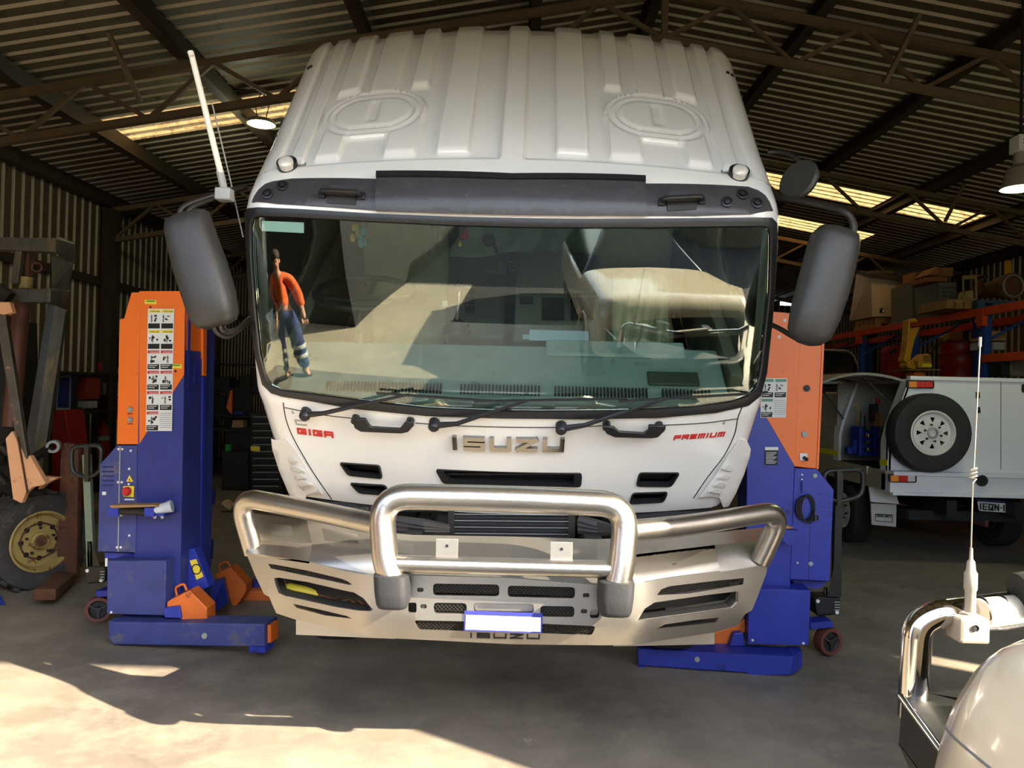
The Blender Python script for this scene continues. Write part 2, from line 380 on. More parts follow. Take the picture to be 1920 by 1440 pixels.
def sheet_mesh(name,a,b,across,up,mat_,n=4):
    """ribbed sheet from a to b (length direction), stepping along 'across', ribs raised along 'up'"""
    mb=MB(); a=V(a);b=V(b);ac=V(across);up=V(up); pr=ribs(0,n)
    A=[mb.pt(a+ac*c+up*h) for c,h in pr]; B=[mb.pt(b+ac*c+up*h) for c,h in pr]
    for i in range(len(pr)-1): mb.face(A[i],A[i+1],B[i+1],B[i])
    me=bpy.data.meshes.new(name); me.from_pydata([tuple(v) for v in mb.v],[],mb.f); me.materials.append(mat_)
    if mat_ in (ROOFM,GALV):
        me.materials.append(LITRIB)
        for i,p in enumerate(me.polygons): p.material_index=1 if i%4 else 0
    return me
def put(name,me,loc,parent):
    o=bpy.data.objects.new(name,me); COL.objects.link(o); o.location=loc
    if parent: attach(o,parent)
    return o
ceil=MB().bar((XC,YF-.3,5.93),(XC,YB+.3,5.93),.5,.02).build('ceiling',ROOFM,kind='structure')
nL=(V((XC,0,5.90)),V((XL-.3,0,5.90-.176*(XC-XL+.3)))); nR=(V((XC,0,5.90)),V((XR+.3,0,5.90-.176*(XR+.3-XC))))
UPL=V((-.173,0,.985)); UPR=V((.173,0,.985)); YD=V((0,1,0))
def at(seg,x): a,b=seg; k=(x-a.x)/(b.x-a.x); return a+(b-a)*k
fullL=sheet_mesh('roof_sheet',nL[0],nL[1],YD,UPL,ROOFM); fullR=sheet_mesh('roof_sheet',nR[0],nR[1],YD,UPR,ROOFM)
sky={}
def segs(seg,up,x0,x1): # opaque, light, opaque
    e=seg[1].x
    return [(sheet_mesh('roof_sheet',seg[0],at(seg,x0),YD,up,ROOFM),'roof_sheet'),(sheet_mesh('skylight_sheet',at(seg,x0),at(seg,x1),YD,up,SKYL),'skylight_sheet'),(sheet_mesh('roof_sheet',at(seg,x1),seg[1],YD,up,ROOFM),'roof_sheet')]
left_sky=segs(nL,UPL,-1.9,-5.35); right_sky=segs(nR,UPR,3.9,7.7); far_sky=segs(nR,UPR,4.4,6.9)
y=YF-.3
while y<YB:
    if abs(y-9.06)<.38: L_=left_sky
    else: L_=[(fullL,'roof_sheet')]
    if abs(y-12.86)<.38: Rr=right_sky
    elif abs(y-15.1)<.38 or abs(y-21.2)<.38: Rr=far_sky
    else: Rr=[(fullR,'roof_sheet')]
    for me,n in L_+Rr: put(n,me,(0,y,0),ceil)
    y+=.76
# purlins run the length of the shed, under the sheets
for k,x in enumerate([XL+.12,-5.0,-3.35,-1.6,.1,1.33,2.9,4.6,6.2,7.7,XR-.12]):
    s=-1 if x<XC else 1; z=zr(x)-.11; h=.20 if x!=1.33 else .26
    up=UPL if s<0 else UPR
    if x==1.33: up=V((0,0,1))
    mb=MB().bar(V((x,YF,z)),V((x,YB,z)),.018,h,up); w_=.09
    sid=V((-up.z,0,up.x)) 
    mb.bar(V((x,YF,z))+up*(h/2-.01)+sid*w_/2,V((x,YB,z))+up*(h/2-.01)+sid*w_/2,w_,.016,up)
    mb.bar(V((x,YF,z))-up*(h/2-.01)+sid*w_/2,V((x,YB,z))-up*(h/2-.01)+sid*w_/2,w_,.016,up)
    mb.build('purlin',PURL,ceil)
# side walls: ribbed sheets standing on end, with girts
for nm,X,up in (('wall_left',XL,V((-1,0,0))),('wall_right',XR,V((1,0,0)))):
    zt=zr(X)-.02
    wall=MB().box(X-.04 if X<0 else X-.02,X+.02 if X<0 else X+.04,YF,YB,0,.08).build(nm,PURL,kind='structure')
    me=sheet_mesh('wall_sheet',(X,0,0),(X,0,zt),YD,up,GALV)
    y=YF
    while y<YB: put('wall_sheet',me,(0,y,0),wall); y+=.76
    for z in (1.65,3.1): MB().box(min(X,X-up.x*.07),max(X,X-up.x*.07),YF,YB,z,z+.12).build('girt',PURL,wall)
wb=MB().box(XL,XR,YB-.02,YB+.03,0,.08).build('wall_back',PURL,kind='structure')
x=XL; 
while x<XR-.1:
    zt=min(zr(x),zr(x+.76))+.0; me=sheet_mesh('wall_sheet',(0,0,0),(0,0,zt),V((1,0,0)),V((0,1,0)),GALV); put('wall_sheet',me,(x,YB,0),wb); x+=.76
# front wall: the open doorway is between X -4.6 and JX, below HZ
JX,HZ=4.02,3.70; XD=-4.9
wf=MB().box(XD,JX,YF-.06,YF+.06,HZ,HZ+.25).build('wall_front',PURL,kind='structure')
def fsheet(x0,z0):
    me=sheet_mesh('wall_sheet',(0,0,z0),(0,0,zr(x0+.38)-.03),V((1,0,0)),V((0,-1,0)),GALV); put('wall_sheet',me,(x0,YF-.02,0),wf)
x=XL
while x<XR-.3:
    if x+.7<XD or x>=JX-.02: fsheet(x,0)
    elif x+.76<=XD+.8: fsheet(x,0)
    else: fsheet(x,HZ+.02)
    x+=.76
MB().box(JX-.02,JX+.30,YF-.1,YF+.1,0,HZ).build('door_post',PURL,wf)
MB().box(XD-.16,XD+.02,YF-.1,YF+.1,0,HZ).build('door_post',PURL,wf)
# roof trusses with wall posts
def truss(Y,label):
    t=thing('roof_truss',label,'truss',(XC,Y,0),group='roof trusses')
    off=.36; dep=.46
    def top(x): return V((x,Y,zr(x)-.26))
    def bot(x): return V((x,Y,zr(x)-.26-dep+ (.0)))
    for a,b in ((XL+.15,XC),(XC,XR-.15)):
        MB().bar(top(a),top(b),.07,.07).build('top_chord',TRUSS,t)
        MB().bar(bot(a),bot(b),.07,.07).build('bottom_chord',TRUSS,t)
        n=int(abs(b-a)/.62); 
        if n%2: n+=1
        for i in range(n):
            x0=a+(b-a)*i/n;x1=a+(b-a)*(i+1)/n
            p,q=(bot(x0),top(x1)) if i%2==0 else (top(x0),bot(x1))
            MB().bar(p,q,.04,.04).build('web_bar',TRUSS,t)
    MB().bar(top(XC),bot(XC)-V((0,0,.1)),.06,.06).build('king_post',TRUSS,t)
    for X in (XL+.12,XR-.12):
        MB().box(X-.09,X+.09,Y-.1,Y+.1,0,zr(X)-.25).build('wall_post',PURL,t)
    return t
truss(7.5,'nearest steel lattice truss, crossing the shed just behind the truck cab roof')
truss(11.6,'second steel lattice truss, crossing behind the pendant lamps')
truss(15.7,'third steel lattice truss, deep in the dark part of the shed')
truss(19.8,'farthest steel lattice truss near the back wall')
# fly braces, purlin to chord
for p,q,l in (((203,60),(263,190),'short steel brace hanging from the purlin at upper left'),((1725,25),(1660,155),'short steel brace hanging from the purlin at upper right'),((1808,345),(1772,415),'short dark steel brace above the right skylight')):
    Y=7.0 if p[1]<100 else 11.0
    b=MB().bar(P(p[0],p[1],Y),P(q[0],q[1],Y+.45),.045,.03); tag(b.build('roof_brace',TRUSS),l,'brace')
# pendant lamps
def lampL():
    c=P(490,231,9.0); t=thing('pendant_lamp','round lit disc lamp hanging on looped cables beside the left skylight','lamp',c)
    MB().lathe([(0,.06),(.06,.06),(.15,.03),(.165,0),(.165,-.015),(.135,-.02)],c,(0,0,1),28).build('lamp_housing',LAMPS,t)
    MB().lathe([(0,-.022),(.133,-.022),(.133,-.012),(0,-.012)],c,(0,0,1),28).build('lamp_glass',LAMPE,t)
    for a in (-.05,.05): MB().tube([c+V((a,0,.05)),c+V((a*1.6,.02,.22)),c+V((a*.3,0,.36))],.006,6).build('chain',DARK,t)
    top=P(388,108,8.6); e=P(495,168,9)
    for k in range(3):
        MB().tube([top+V((.03*k,0,0)),top+(e-top)*.45+V((0,0,-.10-.05*k)),e,e+V((.0,0,-.12)),c+V((0,0,.3))],.008,6).build('cable',DARK,t)
    l=bpy.data.lights.new('lamp_light','POINT'); l.energy=18; l.color=(.95,1,.72); l.shadow_soft_size=.12
    o=bpy.data.objects.new('lamp_light',l); COL.objects.link(o); o.location=c-V((0,0,.12)); attach(o,t)
lampL()
def lampR():
    c=P(1912,352,6.6); t=thing('high_bay_lamp','conical steel shade lamp, lit yellow green, at the right edge of the picture','lamp',c)
    MB().lathe([(.05,.36),(.05,.20),(.10,.16),(.145,.0),(.15,-.01),(.137,.0),(.09,.15),(.04,.17)],c,(0,0,1),32).build('lamp_shade',LAMPS,t)
    MB().lathe([(0,.0),(.125,.0),(.125,.012),(0,.012)],c,(0,0,1),28).build('lamp_glass',LAMPE,t)
    MB().box(c.x-.055,c.x+.075,c.y-.07,c.y+.07,c.z+.30,c.z+.44).build('ballast_box',WHT,t,bevel=.006)
    for k in range(2): MB().box(c.x-.02,c.x+.06,c.y-.074,c.y-.07,c.z+.36+.03*k,c.z+.37+.03*k).build('vent_slot',BLK,t)
    MB().tube([c+V((0,0,.44)),V((c.x,c.y,zr(c.x)-.2))],.012,6).build('chain',DARK,t)
    l=bpy.data.lights.new('lamp_light','POINT'); l.energy=18; l.color=(.9,1,.55); l.shadow_soft_size=.1
    o=bpy.data.objects.new('lamp_light',l); COL.objects.link(o); o.location=c-V((0,0,.12)); attach(o,t)
lampR()
# unseen yard: shed added to shade the ground, dark fence added for windscreen reflections
nb=MB().box(6.6,16,-26,-9.5,0,6.6).build('shade_shed',GALV); tag(nb,'tall unseen shed added to shade the yard','shed')
fn=thing('added_fence','unseen dark sheet metal fence added to darken the windscreen reflection','fence',(0,-16,0))
fm=sheet_mesh('fence_panel',(0,0,0),(0,0,2.6),V((1,0,0)),V((0,1,0)),DGREY,n=12)
for i in range(14): put('fence_panel',fm,(-26+i*2.28,-16,0),fn)

cn=thing('added_container','unseen dark container added left of the doorway to darken the windscreen reflection','container',(-4.3,-4.5,0))
MB().box(-4.9,-2.6,-10.4,-.35,.0,2.7).build('container_shell',mat('dark container paint',(18,19,18),.7,0,.2,3),cn,0)  # unseen dark box, added to darken what the windscreen reflects
# ================================================================== THE TRUCK
TX,TY,TA=-.062,3.4,math.radians(.8)
def TW(x,y,z): # truck space (x from its centre) to world
    dy=y-TY; return V((TX+x*math.cos(TA)+dy*math.sin(TA),TY-x*math.sin(TA)+dy*math.cos(TA),z))
key=[(3.90,1.03),(3.84,1.10),(3.70,1.30),(3.585,1.46),(3.50,1.575),(3.425,1.80),(3.345,2.10),(3.285,2.41),(3.285,2.48),(3.325,2.585),(3.40,2.68),(3.55,2.87),(3.85,3.235),(4.10,3.54),(4.20,3.645),(4.33,3.71),(4.50,3.62),(5.0,3.0),(5.55,2.30)]
pf=smoothp([V((a,b)) for a,b in key],8,False)
ps=[0]
for a,b in zip(pf[:-1],pf[1:]): ps.append(ps[-1]+(b-a).length)
SM=ps[-1]
def prof(s):
    s=max(0,min(SM-1e-6,s)); lo,hi=0,len(ps)-1
    while hi-lo>1:
        m=(lo+hi)//2
        if ps[m]<=s: lo=m
        else: hi=m
    k=(s-ps[lo])/(ps[hi]-ps[lo]); return pf[lo]*(1-k)+pf[hi]*k
def pnorm(s):
    d=prof(s+.06)-prof(s-.06); d.normalize(); return V((-d.y,d.x))   # outward = towards viewer / up
def kS(i): return ps[i*8]
W0,RC=1.205,.13; AF=W0-RC; AM=AF+RC*math.pi/2
def wid(s):
    if s<kS(4): k=s/kS(4); return .945+.055*k**.6
    return 1-.02*max(0,(s-kS(7))/(SM-kS(7)))
def surf(a,s,off=0):
    sg=1 if a>=0 else -1; A=abs(a); q=A/AF; bow=.075*min(q,1)**2+ .02*min(q,1)**2*max(0,min(1,(s-kS(10))/.3))
    if A<=AF: x=A;o=bow; nx=0;nn=1
    else:
        f=(A-AF)/RC; f=min(f,math.pi/2); x=AF+RC*math.sin(f); o=bow+RC*(1-math.cos(f)); nx=math.sin(f);nn=math.cos(f)
    p=prof(s); n=pnorm(s); d=-o+off*nn
    return TW(sg*(x*wid(s)+off*nx),p.x-0+n.x*d,p.y+n.y*d)
def hit(px,py):
    best=min((abs(proj(surf(0,SM*k/80))[1]-py),SM*k/80) for k in range(0,66))
    s=best[1]; a=max(-AM*.97,min(AM*.97,(px-968)/1440*3.5))
    for _ in range(14):
        x,y=proj(surf(a,s)); ex,ey=px-x,py-y
        if abs(ex)+abs(ey)<.05: break
        h=1e-3; xa,ya=proj(surf(a+h,s)); xs,ys=proj(surf(a,s+h))
        J=[[(xa-x)/h,(xs-x)/h],[(ya-y)/h,(ys-y)/h]]; det=J[0][0]*J[1][1]-J[0][1]*J[1][0]
        if abs(det)<1: det=1 if det>=0 else -1
        da=(ex*J[1][1]-ey*J[0][1])/det; ds=(ey*J[0][0]-ex*J[1][0])/det
        if _==13: break
        a+=max(-.15,min(.15,da)); s+=max(-.15,min(.15,ds)); a=max(-AM,min(AM,a)); s=max(0,min(SM,s))
    x,y=proj(surf(a,s))
    if abs(x-px)+abs(y-py)>1.5:   # outside the outline of the cab: nearest point on it
        sg=1 if px>960 else -1; b=None
        for i in range(26):
            for j in range(150):
                aa=sg*AM*(.70+.3*i/25); ss=SM*.55*j/149; x,y=proj(surf(aa,ss)); d=(x-px)**2+(y-py)**2
                if b is None or d<b[0]: b=(d,aa,ss)
        a,s=b[1],b[2]
    return V((a,s))
HC={}
def hit_c(px,py):
    k=(round(px,2),round(py,2))
    if k not in HC: HC[k]=hit0(px,py)
    return HC[k].copy()
hit0=hit; hit=hit_c
def hp(pts): return [hit(*p) for p in pts]
def sp(px,py,off=0): h=hit(px,py); return surf(h.x,h.y,off)
truck=thing('truck','white cab-over truck with its cab tilted forward, held between two column lifts','truck',TW(0,4.2,0))
OUT=[(461.5,400),(468,390),(484,388.5),(560,391.5),(700,400),(840,405.5),(960,408.5),(1090,410),(1211,409.5),(1330,408.5),(1420,407.5),(1446,408),(1454.5,418),(1455,464),(1451,544),(1445.6,601.7),(1435,699),(1424,742),(1402,760.6),(1337,774),(1229,783),(1090,785),(940,783.5),(801,779),(656.7,765),(584.5,751.6),(530,743),(510,737),(494,721),(480,663),(469,573),(460.5,464.5)]
INN=[(474,425),(477,412),(490,407.5),(520,408),(600,411.5),(700,417),(840,424),(960,427.5),(1090,429),(1211,428.5),(1330,427.5),(1425,426),(1438,429),(1442,441),(1440,544),(1431,627),(1422,700),(1415,725),(1400,740),(1373,750),(1301,760.6),(1156.7,767.5),(940,768),(801,762.4),(693,750),(590,737),(530,730),(512,722),(501,706),(490.6,663),(481.5,573),(474.5,482.5)]
HDR=[(473.5,380),(478,369),(487,356),(499,346),(512,341.7),(548,336.5),(703.6,337),(960,341),(1211,346),(1373,350),(1403,352),(1420,358),(1434,368),(1442,381),(1448,396),(1409,402),(1301,405.5),(1211,405),(960,403),(840,400.5),(700,395),(584,386.5),(520,382.5)]
outS,innS,hdrS=hp(OUT),hp(INN),hp(HDR)
def pic(mb,pts,f,b,grid=(.05,.05),seg=.05,holes=()):
    return mb.solid(hp(pts),[hp(h) for h in holes],lambda p:surf(p.x,p.y,f),lambda p:surf(p.x,p.y,b),grid,seg)
GR=[[(824,880),(1084,887),(1082,911),(838,905)],[(638,867),(711,872),(716,896),(654,890)],[(657,905),(722,909),(731,928),(674,923)],[(1200,886),(1273,886),(1257,911),(1194,910)],[(1187,924),(1251,922),(1243,940),(1181,943)]]
GR=[rnd([V(p) for p in g],6,3) for g in GR]
# the shell: front of the cab and round the corners, with the windscreen and the grille openings cut out
mb=MB(); so_=[(-AM,.0),(AM,.0),(AM,kS(10)),(-AM,kS(10))]
hol=[[V(((p.x),(p.y))) for p in [outS[i]*.5+innS[i]*.5 for i in range(len(outS))]]]+[hp(g) for g in GR]
lowS=[V(q) for q in [(-AM,.0),(-AM*.9,.06)]]
mb.solid([V(p) for p in so_],hol,lambda p:surf(p.x,p.y),lambda p:surf(p.x,p.y,-.02),(.045,.045),.045)
shell=mb.build('cab_front',WHITE,truck,40)
# ribbed roof skin
def sst(e0,e1,x): t=max(0,min(1,(x-e0)/(e1-e0))); return t*t*(3-2*t)
def bar_(x,a,b,e=.010): return sst(a-e/2,a+e/2,x)*(1-sst(b-e/2,b+e/2,x))
r0=kS(10); kk=lambda k:r0+.03+1.10*k
def relief(a,s):
    x=abs(a); k=(s-r0-.03)/1.10; ek=.014
    def kb(lo,hi): return sst(lo-ek,lo+ek,k)*(1-sst(hi-ek,hi+ek,k))
    rec=bar_(x,.055,1.075,.016)*sst(-.02,.012,k)
    def orc(cx,ck,hx,hk): # rounded oval distance in metres
        dx=max(abs(x-cx)-(hx-hk),0); dy=abs(k-ck)*1.10; return math.hypot(dx,dy)-hk
    up=bar_(x,.20,.345)*sst(.03,.06,k)
    up=max(up,bar_(x,.965,1.035)*sst(.02,.05,k))
    up=max(up,bar_(x,.445,.53)*sst(.57,.60,k)); up=max(up,bar_(x,.805,.915)*sst(.56-.25*(x-.86),.59-.25*(x-.86),k))
    # wide bar running into the lamp boss
    boss=1-sst(-.012,.006,orc(.69,.37,.262,.205)); up2=bar_(x,.607,.745)*sst(.3,.33,k)
    body=bar_(x,.445,.915)*kb(.19,.40)
    leg=max(bar_(x,.80,.915),bar_(x,.445,.59))*kb(.04,.25)
    up=max(up,boss,up2,body,leg)
    d1=orc(.69,.37,.235,.175); d2=orc(.69,.37,.195,.135)
    ring=-.5*math.exp(-(d1/.012)**2)-.45*math.exp(-(d2/.010)**2)
    st=-.35*(bar_(x,.665,.715,.02))*kb(.30,.46)*(1 if d2<0 else 0)
    return .024*(-rec*(1-up)+(ring+st)*rec)
def roof_fn(u,v):
    a=(u*2-1)*AM; s=r0+v*(kS(16)-r0); return surf(a,s,relief(a,s))
MB().grid(roof_fn,330,120).build('cab_roof',WHITE,truck,60)
# sides, back and underside of the cab
def off_prof(o):
    L_=[];n=60
    for i in range(n+1):
        s=SM*i/n; p=prof(s); q=pnorm(s); L_.append(V((p.x-q.x*o,p.y-q.y*o)))
    return L_
side=off_prof(RC+.095); side=side+[V((4.2,1.20))]
def sidefn(sg,t):
    def f(p):
        s=min((( (prof(SM*i/60).x-p.x)**2+(prof(SM*i/60).y-p.y)**2),SM*i/60) for i in range(61))[1]
        return TW(sg*(W0*wid(s)-t),p.x,p.y)
    return f
for sg in (-1,1):
    win=rnd([V((3.72,1.95)),V((3.60,2.50)),V((4.05,2.98)),V((4.45,2.55)),V((4.25,2.25))],.06)
    MB().solid(side,[win],sidefn(sg,.0),sidefn(sg,.03),None,.12).build('side_panel',WHITE,truck,30)
    MB().solid(win,[],sidefn(sg,.012),sidefn(sg,.018)).build('side_window',GLASS,truck)
    MB().solid(dens([win[0]]+win[1:],.1),[[(p-V((4.02,2.45)))*.9+V((4.02,2.45)) for p in win]],sidefn(sg,-.008),sidefn(sg,.012)).build('window_seal',BLACKP,truck)
mb=MB().grid(lambda u,v:surf((u*2-1)*AM,kS(16)+v*(SM-kS(16))),20,8); mb.build('cab_back',WHITE,truck,50)
mb=MB(); mb.hexa([TW(-1.05,3.95,1.02),TW(1.05,3.95,1.02),TW(1.05,5.6,2.28),TW(-1.05,5.6,2.28),TW(-1.05,3.95,1.06),TW(1.05,3.95,1.06),TW(1.05,5.6,2.33),TW(-1.05,5.6,2.33)]).build('cab_floor',DARK,truck)
# windscreen, seal, header
pic(MB(),INN,.004,-.002,(.06,.06),.05).build('windscreen',GLASS,truck,60)
mb=MB(); o1=hp(OUT);i1=hp(INN)
n=len(o1); q=[]
for i in range(n):
    j=(i+1)%n
for lvl in (0,):
    A=[mb.pt(surf(p.x,p.y,.0)) for p in o1];B=[mb.pt(surf(p.x,p.y,.010)) for p in [o1[i]*.93+i1[i]*.07 for i in range(n)]];C=[mb.pt(surf(p.x,p.y,.014)) for p in [o1[i]*.5+i1[i]*.5 for i in range(n)]];D=[mb.pt(surf(p.x,p.y,.010)) for p in [o1[i]*.12+i1[i]*.88 for i in range(n)]];E=[mb.pt(surf(p.x,p.y,-.01)) for p in i1]
    for X,Y in ((A,B),(B,C),(C,D),(D,E)):
        for i in range(n): j=(i+1)%n; mb.face(X[i],X[j],Y[j],Y[i])
mb.build('windscreen_seal',BLACKP,truck,50)
pic(MB(),HDR,.006,-.004,(.05,.03),.04).build('header_panel',HEADP,truck,40)
DEF=[(707,333),(820,334),(960,337),(1090,339),(1209,341.5),(1211,405),(1090,404.5),(960,403),(840,400.5),(706,396)]
pic(MB(),DEF,.022,.0,(.06,.03),.05).build('centre_header_panel',HEADP,truck,40,label='weathered black centre panel above the windscreen')
LIP=[(707,331),(960,335),(1209,339.5),(1209,347),(960,343.5),(707,339.5)]
pic(MB(),LIP,.034,.01,None,.06).build('header_lip',BLACKP,truck,40)
def disc(px,py,r,prof_,name,m,par,label=None,n=20):
    h=hit(px,py); c=surf(h.x,h.y,0); nn=(surf(h.x,h.y,.1)-c).normalized(); return MB().lathe(prof_,c,nn,n).build(name,m,par,40,label=label)
for x,y in ((503,366),(531,351),(1362,381),(1391,367),(1418,383)):
    o=disc(x,y,0,[(.026,0),(.026,.014),(.018,.016),(.018,.008),(.012,.008),(.012,.02),(.0,.022)],'nozzle',BLACKP,truck)
for x,y in ((540,313),(1384,329)):
    o=disc(x,y,0,[(.046,-.005),(.046,.03),(.036,.034),(.036,.02)],'marker_light_base',BLACKP,truck)
    h=hit(x,y+3); c=surf(h.x,h.y,0); nn=(surf(h.x,h.y,.1)-c).normalized()
    MB().lathe([(.034,.015),(.034,.045),(.022,.056),(0,.058)],c,(nn+V((0,-.2,-.1))).normalized(),20).build('marker_lens',LENS,o,40)
for x,y in ((577,101),(570,117),(519,229),(510,252),(1373,114),(1378,130),(1416,246),(1422,269)):
    disc(x,y,0,[(.011,-.004),(.011,.006),(.006,.009),(0,.009)],'roof_bolt',STEEL,truck,n=8)
def grab(x0,x1,y,dy,cupx):   # header hand grips
    L_=hit(x0,y);r_=hit(x1,y+dy); f=lambda k,off,ds=0:surf(L_.x+(r_.x-L_.x)*k,L_.y+(r_.y-L_.y)*k+ds,off)
    o=MB(); o.solid(rnd([V((.18,-.045)),V((.82,-.045)),V((.78,.055)),V((.22,.055))],.03),[],lambda p:f(p.x,.012,p.y),lambda p:f(p.x,.004,p.y)).build('grip_recess',DGREY,truck,40)
    g=MB().tube(fillet([f(.08,.005),f(.1,.05),f(.9,.05),f(.92,.005)],.02,4),.011,8); 
    g=g.build('grab_handle',BLACKP,truck,40)
    for k in (.08,.92): MB().hexa([f(k-.07,.005,-.018),f(k+.07,.005,-.018),f(k+.07,.005,.018),f(k-.07,.005,.018),f(k-.07,.022,-.018),f(k+.07,.022,-.018),f(k+.07,.022,.018),f(k-.07,.022,.018)]).build('handle_foot',BLACKP,g,30,bevel=.004)
grab(598,686,367,3,0); grab(1233,1322,381,-2,0)
def lowgrab(pts,name='grab_handle'):
    return pic(MB(),pts,.045,.03,None,None).build(name,BLACKP,truck,40,bevel=.005)
lg=[(662,774),(689,775),(695,785),(700,790),(752,793),(762,781),(775,780),(779,786),(768,799),(755,802),(680,799),(668,792)]
lowgrab(lg); lowgrab([(1128,788),(1150,790),(1160,798),(1205,801),(1213,796),(1214,787),(1247,788),(1245,796),(1232,809),(1218,811),(1152,809),(1136,802)])
for a in ((668,782),(770,787),(1137,794),(1235,795)): disc(a[0],a[1],0,[(.02,-.005),(.02,.034),(0,.034)],'handle_foot',BLACKP,truck,n=10)
# grille openings, backed and lipped
for i,g in enumerate(GR):
    pic(MB(),g,-.05,-.07,None,None).build('grille_back',DARK,truck,30)
    c=sum(g,V((0,0)))/len(g); big=[c+(p-c)*1.06 for p in g]; 
    pic(MB(),big,.008,-.03,None,None,holes=[[c+(p-c)*.95 for p in g]]).build('grille_frame',BLACKP,truck,40)
    if i in(0,2,4):
        x0=min(p.x for p in g)+8;x1=max(p.x for p in g)-8; MB().tube([sp(x0,c.y,-.03),sp(c.x,c.y+0,-.03),sp(x1,c.y,-.03)],.008,6).build('grille_bar',BLACKP,truck)
# panel joints
def seam(pts,name='panel_seam',r=.0028): 
    q=smoothp([V(p) for p in pts],4,False); MB().tube([sp(p.x,p.y,.0) for p in q],r,6).build(name,DARK,truck)
seam([(531,755),(536,785),(547,815),(566,850),(590,890),(622,936)]); seam([(1392,762),(1383,785),(1377,815),(1357,855),(1328,893),(1300,934)])
seam([(534,764),(600,777),(668,785)]); seam([(779,793),(850,798),(960,801),(1060,801),(1128,798)]); seam([(1247,797),(1320,793),(1382,785)])
# corner panels with their scoops
CPL=[(508,822),(516,825),(536,820),(560,850),(582,885),(606,928),(590,925),(576,928),(566,950),(556,951),(541,925),(524,885),(510,842)]
CPR=[(1408,842),(1400,825),(1388,822),(1366,853),(1340,893),(1310,934),(1330,931),(1348,934),(1356,952),(1366,950),(1380,925),(1395,890),(1406,856)]
LFL=[[(539,859),(542,869),(560,865),(547,853)],[(543,874),(546,883),(574,885),(552,872)],[(550,891),(553,900),(578,897),(560,888)],[(557,905),(560,913),(588,910),(564,899)]]
LFR=[[(1374,876),(1371,885),(1352,880),(1366,869)],[(1370,892),(1366,900),(1344,897),(1362,887)],[(1364,907),(1359,915),(1336,911),(1354,902)],[(1356,920),(1352,927),(1328,922),(1346,915)]]
for sg,pts,lf in ((-1,CPL,LFL),(1,CPR,LFR)):
    def cy(p,o,sg=sg):
        lim=548+(p.y-822)*.30 if sg<0 else 1376-(p.y-822)*.30; cx=max(p.x,lim) if sg<0 else min(p.x,lim)
        return P(p.x,p.y,sp(cx,p.y).y-.03-o+abs(p.x-cx)*.0022)
    cp=MB().solid([V(p) for p in pts],[],lambda p:cy(p,0),lambda p:cy(p,-.05),(12,12),8).build('corner_panel',WHITE,truck,50,bevel=.004)
    for q in lf: MB().solid(rnd([V(p) for p in q],3,2),[],lambda p:cy(p,.028-.0*p.x),lambda p:cy(p,-.02)).build('scoop',WHITE,cp,50,bevel=.006)
    MB().solid(rnd([V(p) for p in ([(560,914),(574,911),(586,915),(570,921)] if sg<0 else [(1352,928),(1344,926),(1332,928),(1346,934)])],2,2),[],lambda p:cy(p,.004),lambda p:cy(p,-.02)).build('side_light',CLRL,cp,50)
# wipers
def wiper(piv,elbow,end,b0,b1):
    w_=MB().tube([sp(*piv,.03),sp(*elbow,.045),sp(*end,.045)],[.016,.011,.006],8).build('wiper_arm',BLACKP,truck,40)
    MB().lathe([(.026,-.01),(.026,.045),(.018,.055),(0,.055)],sp(*piv,0),(sp(*piv,.1)-sp(*piv,0)),16).build('wiper_pivot',BLACKP,w_,40)
    q=[(b0[0]+(b1[0]-b0[0])*k/6,b0[1]+(b1[1]-b0[1])*k/6) for k in range(7)]
    mb=MB().tube([sp(x,y,.028) for x,y in q],.006,6); mb.tube([sp(x,y-1,.040) for x,y in q[1:6]],.005,6); mb.build('wiper_blade',BLACKP,w_)
wiper((575,770),(610,764),(770,733),(708,733),(935,748)); wiper((815,790),(858,783),(990,744),(890,748),(1175,743)); wiper((1052,796),(1095,786),(1245,741),(1160,748),(1428,733))
# lettering on the nose
def onsurf(x0,y0,x1,y1,H,Wm):
    a=hit(x0,y0);b=hit(x1,y1)
    return lambda x,y,d:surf(a.x+(b.x-a.x)*x/Wm,a.y+(b.y-a.y)*x/Wm+y,-.003+d)
Wm=(surf(*hit(1057,843))-surf(*hit(847,839))).length
mb=MB(); text(mb,'ISUZU',onsurf(847,839,1057,843,.08,Wm),Wm,.078,.021,.22,.022,0); mb.build('chrome_badge',CHROME,truck,30,bevel=.004,label='chrome nose lettering')
Wg=(surf(*hit(626,820))-surf(*hit(558,812))).length
mb=MB(); text(mb,'GIGA',onsurf(558,813,626,821,.03,Wg),Wg,.038,.011,.16,.006,.1); mb.build('model_lettering',REDP,truck,0,label='red lettering')
mb=MB(); text(mb,'C',onsurf(555,796,576,798,.03,.048),.048,.030,.006,.2,.006); mb.build('model_lettering',mat('grey print',(150,146,136),.4),truck,0,label='grey letter')
Wp=(surf(*hit(1357,818))-surf(*hit(1262,825))).length
mb=MB(); text(mb,'PREMIUM',onsurf(1262,825,1357,818,.03,Wp),Wp,.028,.0075,.2,.006,.1); mb.build('model_lettering',REDP,truck,0,label='red lettering')
# sticker inside the glass
pic(MB(),[(490,414),(569,417),(569,437),(490,433)],-.006,-.008,None,.05).build('windscreen_sticker',TEALG,truck,0)
